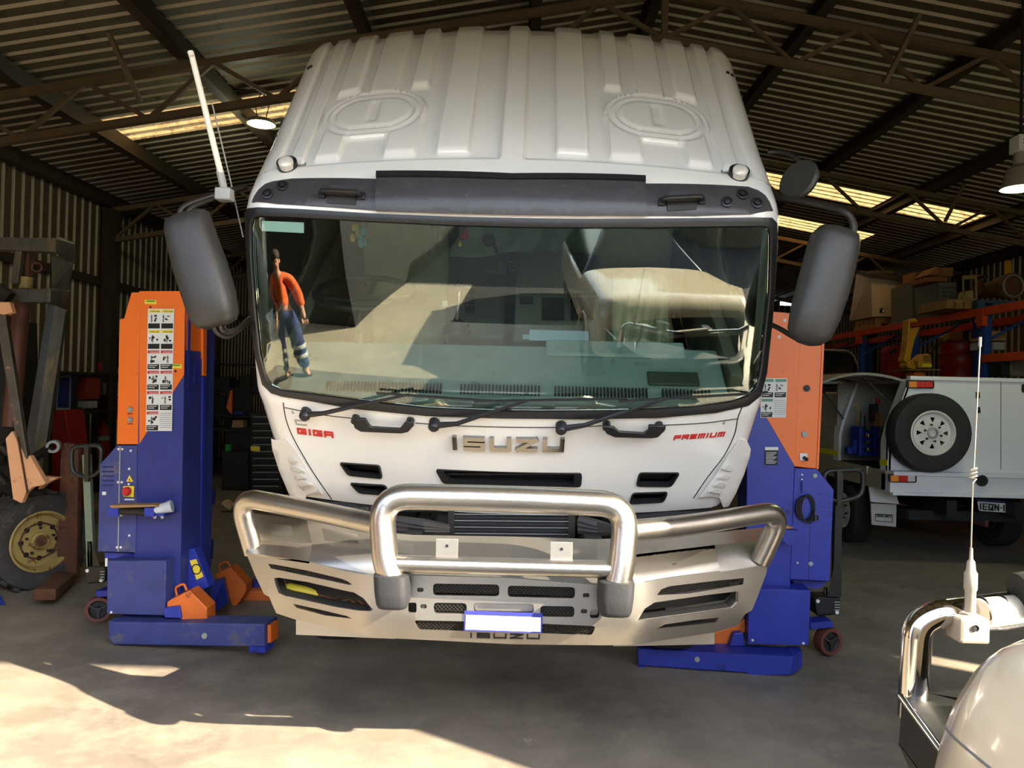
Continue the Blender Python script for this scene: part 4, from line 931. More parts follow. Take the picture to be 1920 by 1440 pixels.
# ================================================================== COLUMN LIFTS
def frame(px,py,z,yaw):
    d=ray(px,py); k=(z-CAMZ)/d.z; o=CAM+d*k; return o
def pln(o,yaw,ly): # plane at local depth ly, facing the viewer
    D=V((-math.sin(yaw),math.cos(yaw),0)); return (o+D*ly,-D)
def pside(o,yaw,pt,sg): 
    Xd=V((math.cos(yaw),math.sin(yaw),0)); return (pt,Xd*sg)
def labels(mb_par,pl,x0,y0,x1,y1,rows,cols,dx,hdrs,cap):
    """caution sheet made of printed cells; the sheet leans by dx px from top to bottom"""
    def q(u,v): return (x0+(x1-x0)*u+dx*v,y0+(y1-y0)*v)
    s_=MB().plate([q(0,0),q(1,0),q(1,1),q(0,1)],pl,.002,.004).build('label_sheet',WHT,mb_par,0)
    H={}
    for i in range(rows):
        for j in range(cols):
            h=hdrs[i][j]
            u0=(j+.06)/cols;u1=(j+.94)/cols
            if h is None:
                mb=MB()
                for k in range(8): v=(i+.12+.1*k)/rows; mb.plate([q(u0,v),q(u1,v),q(u1,v+.012/rows*2),q(u0,v+.012/rows*2)],pl,.001,.006)
                mb.build('print_lines',LGREY,s_,0); continue
            v0=(i+.05)/rows;v1=(i+.19)/rows
            hd=MB().plate([q(u0,v0),q(u1,v0),q(u1,v1),q(u0,v1)],pl,.001,.0055).build('label_header',h,s_,0)
            mb=MB().plate([q(u0,(i+.72)/rows),q(u1,(i+.72)/rows),q(u1,(i+.97)/rows),q(u0,(i+.97)/rows)],pl,.001,.0055)
            du=u1-u0; r=random.Random(i*7+j+3)
            # pictogram: little figure and machine strokes
            for k in range(r.randint(3,5)):
                a=(u0+du*r.uniform(.1,.75),(i+.26+.3*r.random())/rows); w_=du*r.uniform(.08,.28);hh=r.uniform(.04,.16)/rows
                mb.plate([q(a[0],a[1]),q(a[0]+w_,a[1]+hh*r.uniform(-.5,.5)),q(a[0]+w_*.9,a[1]+hh),q(a[0]+w_*.1,a[1]+hh)],pl,.001,.0055)
            fx=u0+du*r.uniform(.15,.7)
            for (a0,b0,a1,b1) in ((-.04,.30,.04,.36),(-.03,.37,.03,.52),(-.06,.52,-.02,.66),(.02,.52,.06,.66),(-.1,.38,-.03,.41),(.03,.40,.12,.43)):
                mb.plate([q(fx+du*a0,(i+b0)/rows),q(fx+du*a1,(i+b0)/rows),q(fx+du*a1,(i+b1)/rows),q(fx+du*a0,(i+b1)/rows)],pl,.001,.0056)
            mb.build('pictogram',BLK,s_,0)
            mb=MB()
            for k in range(2): v=(i+.77+.09*k)/rows; mb.plate([q(u0+du*.08,v),q(u0+du*(.85-.2*k),v),q(u0+du*(.85-.2*k),v+.03/rows),q(u0+du*.08,v+.03/rows)],pl,.001,.0065)
            if cap: 
                a=onp(*q(u0+du*.2,v1-.02/rows),pl);b=onp(*q(u1-du*.04,v1-.02/rows),pl); e=(b-a); n=pl[1]
                text(mb,'CAUTION' if h is YEL else 'DANGER' ,lambda x,y,d:a+e.normalized()*x+V((0,0,1))*y+n*(.006+.0006*d),e.length,e.length*.14,e.length*.022,.3,1)
            mb.build('label_text',WHT if h is not YEL else BLK,s_,0,kind='stuff')
    return s_
def bolts(par,pl,pts,r=.008,m=WHT):
    for x,y in pts: MB().lathe([(r,0),(r,.005),(r*.5,.008),(0,.008)],onp(x,y,pl)+pl[1]*.001,pl[1],10).build('bolt',m,par,30)
# ---- left lift
ya=math.radians(-8.5); o=frame(213.5,1212,0,ya); o=V((o.x,o.y,0))
LL=thing('column_lift','orange and blue mobile column lift on the left, with a tall sheet of caution pictures','column lift',o,ya)
D=V((-math.sin(ya),math.cos(ya),0))
p0=pln(o,ya,0); pc=pln(o,ya,.16)
leg=MB().plate([(203.5,1163),(212,1166),(496,1170),(496,1214),(480,1213),(213.5,1209),(204,1199)],p0,.17)
leg=leg.build('base_leg',BLUEB,LL,20,bevel=.006)
MB().plate([(470,1210),(500,1212),(500,1222),(470,1221)],p0,.12,.02).build('foot_pad',BLUE,leg,0)
MB().plate([(497,1172),(508,1172),(508,1205),(497,1206)],pln(o,ya,.04),.1).build('end_block',ORANGE2,leg,0)
MB().lathe([(.018,0),(.018,.008),(0,.008)],onp(384,1192,p0),p0[1],12).build('bolt',LGREY,leg,30); MB().lathe([(.012,0),(.012,.012),(0,.012)],onp(441,1166,pln(o,ya,.08)),(0,0,1),10).build('bolt',WHT,leg,30)
col=MB().plate([(262,549),(348,549),(337,1150),(250,1150)],pc,.36).build('column',BLUEL,LL,20,bevel=.008)
MB().plate([(262,546),(348,546),(345.5,703),(262,832)],pc,.004,.004).build('orange_cover',ORANGE,col,0,label='orange upper cover')
pr=pside(o,ya,onp(348,549,pc),1)
MB().plate([(349,548),(362,560),(378,598),(379,706),(346,703)],pr,.004,.004).build('orange_cover',ORANGE,col,0,label='orange side cover')
MB().plate([(376,600),(383,600),(382,705),(376,704)],pr,.02,.02).build('guide_rail',ORANGE,col,0); MB().plate([(376,706),(382,706),(376,1040),(371,1040)],pr,.02,.02).build('guide_rail',BLUE,col,0)
MB().plate([(352,560),(356,562),(349,1035),(346,1035)],pr,.006,.008).build('guide_rail',BLUE,col,0)
mb=MB() 
for k in range(5): mb.plate([(361+3*k,718-8*k),(364+3*k,680-2*k),(366+3*k,668+2*k),(366+3*k,722-2*k)],pr,.003,.010)
mb.build('brush_strip',BLUE,col,0)
ho=MB().plate([(247,548),(262,548),(259,833),(220,833),(225,598),(233,597)],pc,.2,.004).build('control_housing',ORANGE,LL,20,bevel=.004,label='orange upper housing')
hl=MB().plate([(220,835),(258,835),(255,1036),(184,1034),(188,871)],pc,.3,.006).build('control_housing',BLUEB,LL,20,bevel=.004,label='blue lower housing')
MB().plate([(226,836),(228,836),(224,1034),(222,1034)],pc,.002,.010).build('panel_joint',LGREY,hl,0)
bolts(hl,pc if 0 else (pc[0]+pc[1]*.006,pc[1]),[(223,842),(230,842),(246,845),(243,879),(242,908),(222,904),(229,904),(221,966),(228,966),(243,1004),(220,1026),(227,1026)])
pp_=(pc[0]+pc[1]*.006,pc[1])
mb=MB()
for k in range(5): mb.plate(rnd([(192,874+8.6*k),(214,874+8.6*k),(213,877+8.6*k),(192,877+8.6*k)],1.5,2),pp_,.002,.002)
mb.build('vent_slot',mat('dark blue slot',(24,28,84),.6),hl,0,label='dark vent louvres')
for (x0,y0,x1,y1),m in (((192,922,199,928),WHT),((234,935,252,938),WHT)): MB().plate([(x0,y0),(x1,y0),(x1,y1),(x0,y1)],pp_,.002,.002).build('small_label',m,hl,0)
wt=MB().plate([(243,891),(250,903),(237,903)],pp_,.002,.002).build('warning_triangle',YEL,hl,0); MB().plate([(243,896),(244.5,901),(242,901)],pp_,.001,.003).build('warning_mark',BLK,wt,0)
sw_=MB().plate([(233,911),(253,911),(252,932),(233,931)],pp_,.01,.012).build('switch_plate',YEL,hl,0,bevel=.003); MB().lathe([(.028,0),(.028,.02),(.022,.03),(0,.03)],onp(242,920.5,pp_)+pp_[1]*.012,pp_[1],18).build('rotary_switch',REDP,sw_,30)
for y in (768,787):
    k_=MB().lathe([(.017,0),(.017,.012),(.01,.02),(0,.02)],onp(246,y,pc)+pc[1]*.004,pc[1],14).build('push_button',LGREY,ho,30); MB().plate([(240,y+7),(250,y+7),(250,y+8.5),(240,y+8.5)],pc,.001,.006).build('button_text',BLK,ho,0)
labels(col,(pc[0]+pc[1]*.004,pc[1]),278,579,327,808,6,2,-4,[[YEL,YEL],[YEL,YEL],[REDP,REDP],[REDP,REDP],[REDP,REDP],[REDP,None]],True)
for x,y in ((273,562),(320,682)): 
    l_=MB().plate([(x,y),(x+22,y+1),(x+22,y+9),(x,y+8)],pc,.002,.008).build('small_label',YEL,col,0); MB().plate([(x+3,y+1.5),(x+19,y+2),(x+19,y+4.5),(x+3,y+4)],pc,.001,.009).build('label_text',GREEN,l_,0)
    MB().lathe([(.008,0),(.008,.001),(0,.001)],onp(x+10,y+14,pc)+pc[1]*.0045,pc[1],8).build('hole',DARK,col,0)
lb=MB().plate([(201,1051),(311,1051),(309,1154),(200,1151)],pln(o,ya,.06),.32).build('lower_box',BLUEB,LL,20,bevel=.004)
MB().plate([(196,1036),(340,1040),(338,1050),(197,1047)],pln(o,ya,.2),.1).build('box_lid',BLUE,lb,0); bolts(lb,pln(o,ya,.06),[(209,1148)])
MB().plate([(197,1047),(200,1047),(200,1062),(197,1062)],pln(o,ya,.055),.01).build('reflector',WHT,lb,0)
# shelf holding a paper roll
sh=MB().plate([(230,946),(340,942),(338,948),(234,962),(231,958)],pc,.02,.09); sh=MB().hexa([onp(x,y,pc)+pc[1]*.0 for x,y in ((228,953),(330,957),(330,962),(228,957))]+[onp(x,y,pc)+pc[1]*.13 for x,y in ((228,953),(330,957),(330,962),(228,957))]).build('shelf_bracket',BLUE,LL,0)
for x in (232,298): MB().plate([(x,946),(x+18,946),(x+18,962),(x,961)],pc,.01,.15).build('bracket_cheek',BLUE,sh,0)
MB().tube([onp(250,953,pc)+pc[1]*.12,onp(298,955,pc)+pc[1]*.12],.022,12).build('roller',STEEL,sh,60); MB().plate([(236,941),(318,940),(326,943),(240,946)],pc,.10,.16).build('wooden_block',WOOD,sh,0)
mb=MB().tube([onp(316,951,pc)+pc[1]*.13,onp(326,948,pc)+pc[1]*.13,onp(342,944,pc)+pc[1]*.11],[.022,.03,.04],10); mb.build('plastic_bag',mat('clear plastic bag',(190,196,206),.3,0,.2,20),sh,60)
bolts(col,pc,[(291,969),(305,969)],.012)
# forks, cones and rear leg
fk=MB().plate([(340,1032),(364,1028),(392,1100),(370,1110),(341,1128)],pln(o,ya,.25),.08).build('fork_carriage',BLUE,LL,20,bevel=.004)
l_=MB().plate([(356,1051),(368,1048),(382,1081),(369,1087)],pln(o,ya,.25),.002,.003).build('small_label',YEL,fk,0); c=onp(369,1067,pln(o,ya,.25)); MB().lathe([(.028,0),(.035,0),(.035,.002),(.028,.002)],c+p0[1]*.004,p0[1],16,close=True).build('label_mark',BLK,l_,0)
MB().hexa([P(369,1108,5.3),P(419,1086,5.5),P(429,1130,5.5),P(390,1158,5.25),P(375,1100,5.5),P(422,1080,5.7),P(432,1124,5.7),P(396,1150,5.45)]).build('fork_arm',BLUE,LL,0,bevel=.004)
def cone(pts,ha,Y,t):
    pl_=yplane(Y); c_=MB().plate(pts,pl_,t).build('fork_shoe',ORANGE2,LL,20,bevel=.006)
    MB().tube(fillet([onp(*q,pl_)+V((0,t*.5,0)) for q in ha],.02,4),.008,8).build('shoe_handle',ORANGE2,c_,60)
    return c_
c1=cone([(313,1129),(320,1124),(355,1107),(388,1140),(388,1166),(340,1166),(334,1138),(313,1145)],[(323,1124),(319,1107),(336,1099),(341,1112)],4.80,.14)
cone([(400,1079),(431,1063),(461,1096),(461,1110),(438,1143),(419,1092)],[(408,1078),(404,1062),(420,1056),(426,1068)],5.75,.14)
MB().plate([(438,1108),(522,1107),(524,1141),(428,1141)],yplane(5.9),.12).build('rear_leg',ORANGE2,LL,0,bevel=.004); MB().plate([(450,1092),(520,1094),(520,1107),(450,1107)],yplane(6.0),.12).build('fork_arm',BLUE,LL,0)
MB().plate([(306,1140),(336,1136),(340,1160),(308,1158)],yplane(4.78),.06).build('shoe_clamp',BLUE,LL,0,bevel=.006)
mb=MB()
for k in range(9):
    a=onp(352-1.6*k,1076+4*k,yplane(5.12)); mb.tube([a+V((.008*math.cos(t),.008*math.sin(t)*(k%2),.012*math.sin(t))) for t in [math.pi*2*i/8 for i in range(8)]],.0025,5,True)
mb.build('chain',LGREY,LL,60)
MB().plate([(377,920),(400,919),(398,945),(378,963)],yplane(5.6),.05).build('side_bracket',BLUE,LL,0); MB().plate([(375,1020),(396,1013),(394,1050),(376,1058)],yplane(5.7),.05).build('side_bracket',BLUE,LL,0)
def pump(par,pump_px,wheel_c,wheel_r,Yw,yoke,post,loop,Yp,mp,ml):
    w_=P(*wheel_c,Yw)
    wt_=MB().lathe([(wheel_r*.72,-.035),(wheel_r*.97,-.035),(wheel_r,-.025),(wheel_r,.025),(wheel_r*.97,.035),(wheel_r*.72,.035)],w_,(.35,-1,0),32,close=True).build('steer_wheel',mat('red brown tyre',(96,50,40),.6),par,40)
    MB().lathe([(wheel_r*.72,.03),(wheel_r*.6,.02),(wheel_r*.25,.02),(wheel_r*.2,.035),(0,.035)],w_,(.35,-1,0),24).build('wheel_centre',DARK,wt_,40)
    mb=MB(); ax=V((.35,-1,0)).normalized(); a=ax.cross(V((0,0,1))).normalized()
    for k in range(3): t=k*2.094+.5; mb.bar(w_+ax*.03,w_+ax*.03+(a*math.cos(t)+V((0,0,1))*math.sin(t))*wheel_r*.68,.012,.012)
    mb.build('wheel_spoke',DGREY,wt_,0)
    MB().plate(yoke,yplane(Yw-.06),.12).build('wheel_yoke',BLUE,par,0,bevel=.005)
    x0,y0,x1,y1=pump_px; pb=MB().plate([(x0,y0+4),(x0+8,y0),(x1-6,y0),(x1,y0+6),(x1-2,y1-4),(x0+6,y1)],yplane(Yp),.14).build('hydraulic_pump',DARK if ml is None else STEEL,par,20,bevel=.01)
    for k in range(4): MB().tube([P(x0+(x1-x0)*.75,y0+10+5*k,Yp-.01),P(x0+(x1-x0)*.95,y0+10+5*k,Yp-.01)],.004,6).build('spring',LGREY,pb)
    MB().tube([P(x0+(x1-x0)*.4,y0+2,Yp+.05),P(x0+(x1-x0)*.42,y0-18,Yp+.05)],.012,8).build('pump_ram',CHROME,pb,60)
    bolts(pb,yplane(Yp),[(x0+6,y0+8),(x1-8,y1-8)],.012)
    (ax_,ay_),(bx_,by_)=post; ps__=MB().bar(P(ax_,ay_,Yp+.03),P(bx_,by_,Yp+.03),.05,.04,V((0,1,0))).build('tow_handle_post',mp,par,0,bevel=.006)
    x0,y0,x1,y1=loop; lp=MB().tube(fillet([P(bx_,y1+2,Yp),P(x0,y1-6,Yp),P(x0-2,y0+3,Yp),P(x1,y0,Yp),P(x1-2,y1-8,Yp),P(bx_+2,y1+2,Yp)],.06,6),.016,10).build('tow_handle',BLACKP,ps__,60)
    MB().bar(P(bx_,y1+10,Yp-.01),P(bx_,y0+1,Yp-.01),.03,.02,V((0,1,0))).build('handle_lever',STEEL,ps__,0)
pump(LL,(158,1062,198,1096),(186,1141),.085,5.2,[(178,1108),(202,1107),(202,1119),(180,1120)],((172,1070),(163,852)),(135,834,191,893),5.15,PALEG,0)
MB().hexa([P(163,1015,5.16),P(172,1015,5.16),P(188,1064,5.16),P(164,1064,5.16),P(163,1015,5.22),P(172,1015,5.22),P(188,1064,5.22),P(164,1064,5.22)]).build('handle_base',STEEL,LL,0)
# ---- right lift
yb=math.radians(-6.5); o=frame(1459,1268,0,yb); o=V((o.x,o.y,0))
RL=thing('column_lift','orange and blue mobile column lift on the right, with a coiled black cord','column lift',o,yb)
p0=pln(o,yb,0); pc=pln(o,yb,.2)
lg_=MB().plate([(1196,1216),(1488,1231),(1484,1266),(1402,1268),(1400,1262),(1196,1248)],p0,.18).build('base_leg',BLUE,RL,20,bevel=.006)
MB().hexa([onp(1487,1231,p0),onp(1484,1266,p0),onp(1504,1251,pln(o,yb,.10)),onp(1504,1219,pln(o,yb,.10)),onp(1487,1229,p0)+p0[1]*-.18,onp(1484,1266,p0)+p0[1]*-.18,onp(1504,1251,pln(o,yb,.10))+p0[1]*-.08,onp(1504,1219,pln(o,yb,.10))+p0[1]*-.08]).build('leg_end',BLUE,lg_,0,bevel=.004)
MB().plate([(1197,1248),(1208,1248),(1208,1254),(1197,1254)],p0,.12,.01).build('foot_pad',BLUE,lg_,0); MB().lathe([(.016,0),(.016,.006),(0,.006)],onp(1307,1236,p0),p0[1],12).build('bolt',LGREY,lg_,30)
col=MB().plate([(1404,584),(1500,592),(1481,1110),(1398,1110)],pc,.34).build('column',BLUE,RL,20,bevel=.008)
MB().plate([(1404,581),(1501,589),(1490.5,875),(1404,726)],pc,.004,.004).build('orange_cover',ORANGE,col,0,label='orange upper cover')
ho=MB().plate([(1501,590),(1544,596),(1531,879),(1490.5,875)],pc,.22,.004).build('control_housing',ORANGE,RL,20,bevel=.004,label='orange upper housing')
MB().plate([(1541,636),(1545,636),(1534,879),(1530,879)],pc,.03,.012).build('housing_edge',ORANGE,ho,0)
hl=MB().plate([(1489.5,877.5),(1532,879.5),(1563,918),(1555,1090),(1481,1086)],pc,.3,.006).build('control_housing',BLUE,RL,20,bevel=.004,label='blue lower housing')
pp_=(pc[0]+pc[1]*.006,pc[1]); MB().plate([(1519,980),(1520,980),(1516,1087),(1515,1087)],pp_,.002,.001).build('panel_joint',DARK,hl,0)
mb=MB()
for k in range(5): mb.plate(rnd([(1536,924+8.6*k),(1556,925+8.6*k),(1556,928+8.6*k),(1536,927+8.6*k)],1.5,2),pp_,.004,.005)
mb.build('vent_slot',BLUE,hl,0)
bolts(hl,pp_,[(1503.5,890),(1503.5,899),(1495,1055)],.006); bolts(hl,pp_,[(1528,892),(1520,1057)],.014,LGREY)
MB().plate([(1504,975),(1514,976),(1514,978),(1504,977)],pp_,.001,.002).build('small_label',LGREY,hl,0)
bx_=MB().plate([(1404,1103),(1520,1107),(1516,1210),(1402,1208)],pln(o,yb,.10),.3).build('lower_box',BLUE,RL,20,bevel=.004); bolts(bx_,pln(o,yb,.10),[(1411,1200),(1506,1206)])
MB().plate([(1481,1086),(1550,1092),(1535,1104),(1500,1100)],pln(o,yb,.28),.1).build('box_lid',BLUE,bx_,0)
labels(col,(pc[0]+pc[1]*.004,pc[1]),1428,709,1476,783,2,2,-3,[[mat('print green',(90,140,110),.5)]*2,[MATS['print green'],None]],False)
pl2=MB().plate([(1434,838),(1459,838),(1458,872),(1433,872)],pc,.002,.004).build('rating_plate',BLK,col,0)
mb=MB().plate([(1434,838),(1459,838),(1459,844),(1434,844)],pc,.001,.006)
for k in range(8): mb.plate([(1436,848+2.8*k),(1456-(k%3)*3,848+2.8*k),(1456-(k%3)*3,849+2.8*k),(1436,849+2.8*k)],pc,.001,.006)
mb.build('plate_print',WHT,pl2,0)
MB().lathe([(.02,0),(.02,.012),(.012,.012),(.010,.02),(0,.02)],onp(1512,728,pc)+pc[1]*.004,pc[1],14).build('key_switch',DGREY,ho,30)
MB().lathe([(.018,0),(.018,.014),(0,.016)],onp(1508,814,pc)+pc[1]*.004,pc[1],14).build('push_button',LGREY,ho,30)
s2=MB().plate([(1499,850),(1513,850),(1513,864),(1499,863)],pc,.008,.012).build('switch_plate',WHT,ho,0); MB().lathe([(.012,0),(.012,.03),(0,.03)],onp(1507,858,pc)+pc[1]*.012,pc[1]+V((.3,0,-.3)),10).build('rotary_switch',BLACKP,s2,30)
for x,y in ((1461,632),(1471,601)): MB().plate([(x-2.5,y-3),(x+2.5,y-3),(x+2.5,y+3),(x-2.5,y+3)],pc,.004,.007).build('small_label',WHT,col,0)
# cord
mb=MB(); c=onp(1506,948,pc)+pc[1]*.03
for k in range(4): mb.tube([c+V((.05*math.cos(t)*(1-.06*k)+.006*k,-.004*k,.075*math.sin(t)*(1+.03*k)-.01)) for t in [2*math.pi*i/28 for i in range(28)]],.005,6,True)
mb.tube([c+V((0,0,-.08)),c+V((.03,-.01,-.095)),c+V((.07,-.01,-.07))],.007,6); mb.lathe([(.0,0),(.014,.0),(.016,.03),(0,.035)],c+V((.065,-.012,-.05)),(0,0,-1),10)
mb.build('power_cord',BLACKP,RL,60); MB().plate([(1502,900),(1508,900),(1508,922),(1502,922)],pc,.01,.03).build('cord_hook',BLUE,RL,0)
MB().plate([(1467,993),(1498,995),(1497,1013),(1480,1023),(1467,1012)],pln(o,yb,.02),.06).build('side_bracket',BLUE,RL,0); MB().plate([(1468,984),(1490,990),(1470,992)],pln(o,yb,.0),.06).build('wooden_block',WOOD,RL,0)
pump(RL,(1527,1119,1577,1156),(1552,1201),.088,5.0,[(1518,1168),(1560,1164),(1564,1176),(1520,1181)],((1566,1120),(1573,886)),(1546,880,1619,938),5.0,BLACKP,None)
MB().hexa([P(1552,1118,4.98),P(1577,1120,4.98),P(1579,1068,4.98),P(1563,1064,4.98),P(1552,1118,5.05),P(1577,1120,5.05),P(1579,1068,5.05),P(1563,1064,5.05)]).build('handle_base',BLACKP,RL,0)
MB().plate([(1340,1186),(1382,1172),(1397,1160),(1398,1185),(1388,1190),(1372,1212),(1340,1212)],yplane(4.8),.12).build('fork_shoe',ORANGE2,RL,0,bevel=.006); MB().plate([(1376,1188),(1393,1186),(1399,1212),(1368,1212)],yplane(4.75),.06).build('shoe_clamp',BLUE,RL,0,bevel=.006)
# ================================================================== WHEEL HELPER
def wheel(par,c,ax,R,wd,rr,tm,rm,holes=8,dish=.05,lugs=0,name='wheel',hubr=.06,nuts=6):
    ax=V(ax).normalized(); w2=wd/2
    t=MB().lathe([(rr,-w2*.8),(rr+(R-rr)*.5,-w2*1.02),(R*.96,-w2*.9),(R,-w2*.6),(R,w2*.6),(R*.96,w2*.9),(rr+(R-rr)*.5,w2*1.02),(rr,w2*.8)],c,ax,44,close=True).build('tyre',tm,par,40)
    a=ax.cross(V((0,0,1))).normalized();b=a.cross(ax)
    if lugs:
        mb=MB()
        for k in range(lugs):
            th=2*math.pi*k/lugs; r=a*math.cos(th)+b*math.sin(th); tg=-a*math.sin(th)+b*math.cos(th)
            for s in (-1,1):
                q=c+r*(R+.002)+ax*s*w2*.45+tg*(.0 if s>0 else math.pi*R/lugs)
                mb.hexa([q+ax*(i*w2*.45)+tg*(j*math.pi*R/lugs*.5+ i*s*.02)+r*k_ for k_ in (-.012,.014) for i,j in ((-1,-1),(1,-1),(1,1),(-1,1))])
        mb.build('tread_lugs',tm,t,0,kind='stuff')
    f=lambda p,o:c+ax*(w2*.8-dish+o)+a*p.x+b*p.y
    N=40; outer=[V((rr*.86*math.cos(2*math.pi*k/N),rr*.86*math.sin(2*math.pi*k/N))) for k in range(N)]; hs=[]
    for k in range(holes):
        th=2*math.pi*k/holes; h=[]
        for r_,d in ((.46,0),(.72,.17),(.72,-.17)): h.append(V((rr*r_*math.cos(th+d),rr*r_*math.sin(th+d))))
        hs.append(rnd(h,rr*.05,2))
    w_=MB().solid(outer,hs,lambda p:f(p,.0+.02*(1-(p.length/rr)**2)),lambda p:f(p,-.008+.02*(1-(p.length/rr)**2))).build('rim_disc',rm,par,40)
    MB().lathe([(rr,w2*.8),(rr*1.03,w2*.8+.012),(rr*.97,w2*.8+.015),(rr*.92,w2*.8-.005),(rr*.86,w2*.8-dish),(rr*.84,w2*.8-dish-.06),(rr*.84,-w2*.7)],c,ax,40).build('rim_lip',rm,w_,50)
    MB().lathe([(hubr,w2*.8-dish+.01),(hubr,w2*.8-dish+.03),(hubr*.7,w2*.8-dish+.035),(hubr*.65,w2*.8-dish+.0),(0,w2*.8-dish)],c,ax,20).build('hub',rm if rm is not RIMW else LGREY,w_,40)
    for k in range(nuts):
        th=2*math.pi*k/nuts+.3; q=f(V((hubr*1.5*math.cos(th),hubr*1.5*math.sin(th))),.02); MB().lathe([(.011,0),(.011,.018),(0,.02)],q,ax,6).build('wheel_nut',STEEL,w_,0)
    if holes==0:
        MB().lathe([(0,0),(hubr*.55,0),(hubr*.55,.004),(0,.004)],f(V((0,0)),.045),ax,14).build('hub_bore',RUST,w_,0)
        MB().lathe([(hubr*1.9,0),(hubr*2.0,.012),(hubr*2.1,0)],f(V((0,0)),.012),ax,26).build('rim_ring',RUST,w_,50)
        for k in range(8):
            th=2*math.pi*k/8; MB().lathe([(0,0),(rr*.085,0),(rr*.085,.004),(0,.004)],f(V((rr*.58*math.cos(th),rr*.58*math.sin(th))),.013),ax,12).build('rim_hole',DARK,w_,0)
    MB().lathe([(0,-.03),(rr*.84,-.03),(rr*.84,-.02),(0,-.02)],c,ax,24).build('wheel_back',DARK,w_,0)
    return t
# ================================================================== FORKLIFT
FK=thing('forklift','old peach coloured forklift at the far left, with a rusty fork and worn mast','forklift',(-4.1,6.3,0))
def lnk(p,q,Y0,Y1,w_,d_,name,m,par=None,lab=None,bev=.006): return MB().bar(P(*p,Y0),P(*q,Y1),w_,d_,V((0,1,0))).build(name,m,par or FK,0,bevel=bev,label=lab)
Y=6.3
pl_=yplane(6.2)
MB().plate([(-40,444),(104,446),(105,474),(96,472),(-40,466)],pl_,.12).build('mast_crossbeam',MASTM,FK,0,bevel=.006)
MB().hexa([P(104,446,6.2),P(105,474,6.2),P(134,497,6.5),P(139,458,6.5),P(110,443,6.3),P(112,470,6.3),P(140,494,6.6),P(141,455,6.6)]).build('beam_end',MASTM,FK,0,bevel=.004)
MB().hexa([P(97,478,6.25),P(97,545,6.25),P(127,545,6.4),P(135,495,6.4),P(100,476,6.45),P(100,545,6.45),P(130,545,6.6),P(138,492,6.6)]).build('mast_post',MASTM,FK,0,bevel=.004,label='upper mast post')
MB().plate([(18,541),(94,541),(94,567),(18,566)],yplane(6.15),.1).build('mast_crossbeam',MASTM,FK,0,bevel=.008)
MB().hexa([P(93,540,6.15),P(92,566,6.15),P(122,586,6.4),P(129,546,6.4),P(98,538,6.3),P(97,566,6.3),P(126,584,6.5),P(132,543,6.5)]).build('beam_end',MASTM,FK,0,bevel=.004)
# right hand mast channel, leaning
MB().hexa([P(90,566,6.25),P(35,905,6.15),P(52,905,6.15),P(104,572,6.25),P(94,566,6.4),P(40,905,6.3),P(56,905,6.3),P(108,572,6.4)]).build('mast_post',mat('bare mast steel',(74,76,80),.5,.3,.25,8),FK,0,bevel=.004,label='grey flange of the mast post')
MB().hexa([P(104,572,6.25),P(52,900,6.12),P(76,900,6.12),P(124,582,6.3),P(108,572,6.45),P(60,900,6.3),P(84,900,6.3),P(128,582,6.5)]).build('mast_post',MASTM,FK,0,bevel=.004,label='yellowed flange of the mast post')
lnk((38,468),(30,532),6.25,6.25,.06,.05,'mast_bracket',MASTM); lnk((50,470),(50,540),6.35,6.35,.09,.09,'lift_chain_housing',RUST)
MB().tube([P(42,563,6.35),P(20,800,6.3)],.065,18).build('lift_cylinder',mat('red brown cylinder',(104,66,50),.5,.1,.25,7),FK,60)
MB().tube([P(50,520,6.3),P(49,541,6.3)],.05,14).build('cylinder_cap',RIMY,FK,60)
c=P(72,502,6.25); MB().lathe([(.030,-.03),(.042,-.03),(.042,.03),(.030,.03)],c,(.2,-1,0),18,close=True).build('chain_pulley',RUST,FK,40)
lnk((-6,540),(18,560),6.0,6.0,.10,.08,'cross_tube',STEEL)
MB().hexa([P(-14,560,5.9),P(8,575,5.9),P(52,860,5.75),P(36,860,5.75),P(-10,558,6.0),P(14,573,6.0),P(58,858,5.9),P(40,858,5.9)]).build('guard_post',mat('worn post paint',(92,84,72),.5,.2,.3,9,spot=(206,150,100),spota=.3,spotsc=10,bump=.2),FK,0,bevel=.006)
MB().plate([(-20,566),(18,566),(24,586),(6,590),(-20,584)],yplane(5.88),.05).build('post_cap',PEACH,FK,0,bevel=.006)
MB().plate([(10,822),(22,808),(50,862),(55,853),(86,907),(78,910),(60,914),(48,925),(40,944),(24,936)],yplane(5.75),.05).build('fender',PEACH,FK,0,bevel=.006)
MB().bar(P(33,818,5.74),P(52,925,5.74),.01,.012,V((0,1,0))).build('fender_ridge',RUST,FK,0)
MB().plate([(-40,936),(24,935),(44,925),(24,960),(6,1000),(-4,1070),(-40,1080)],yplane(6.35),.3).build('body_side',PEACH,FK,0,bevel=.01)
MB().plate([(78,893),(108,896),(84,908),(72,918)],yplane(5.9),.06).build('step_plate',PEACH,FK,0)
lnk((60,862),(94,838),5.9,6.1,.05,.05,'tilt_cylinder',STEEL); MB().lathe([(.03,-.05),(.05,-.05),(.05,.05),(.03,.05)],P(101,837,6.1),(.4,-1,0),16,close=True).build('cylinder_eye',LGREY,FK,40)
mb=MB()
for k in range(9): 
    a=(R_.uniform(-30,15),R_.uniform(830,930)); mb.tube([P(a[0],a[1],6.1),P(a[0]+R_.uniform(-20,25),a[1]+R_.uniform(-20,30),6.15)],R_.uniform(.015,.04),8)
mb.build('engine_part',STEEL,FK,60); MB().plate([(-40,600),(28,600),(36,935),(-40,935)],yplane(6.5),.3).build('engine_cowl',DARK,FK,0)
wheel(FK,P(66,1012,6.12),(.84,-.54,0),.385,.26,.235,TYRE2,RIMY,0,.05,22,hubr=.07,nuts=5)
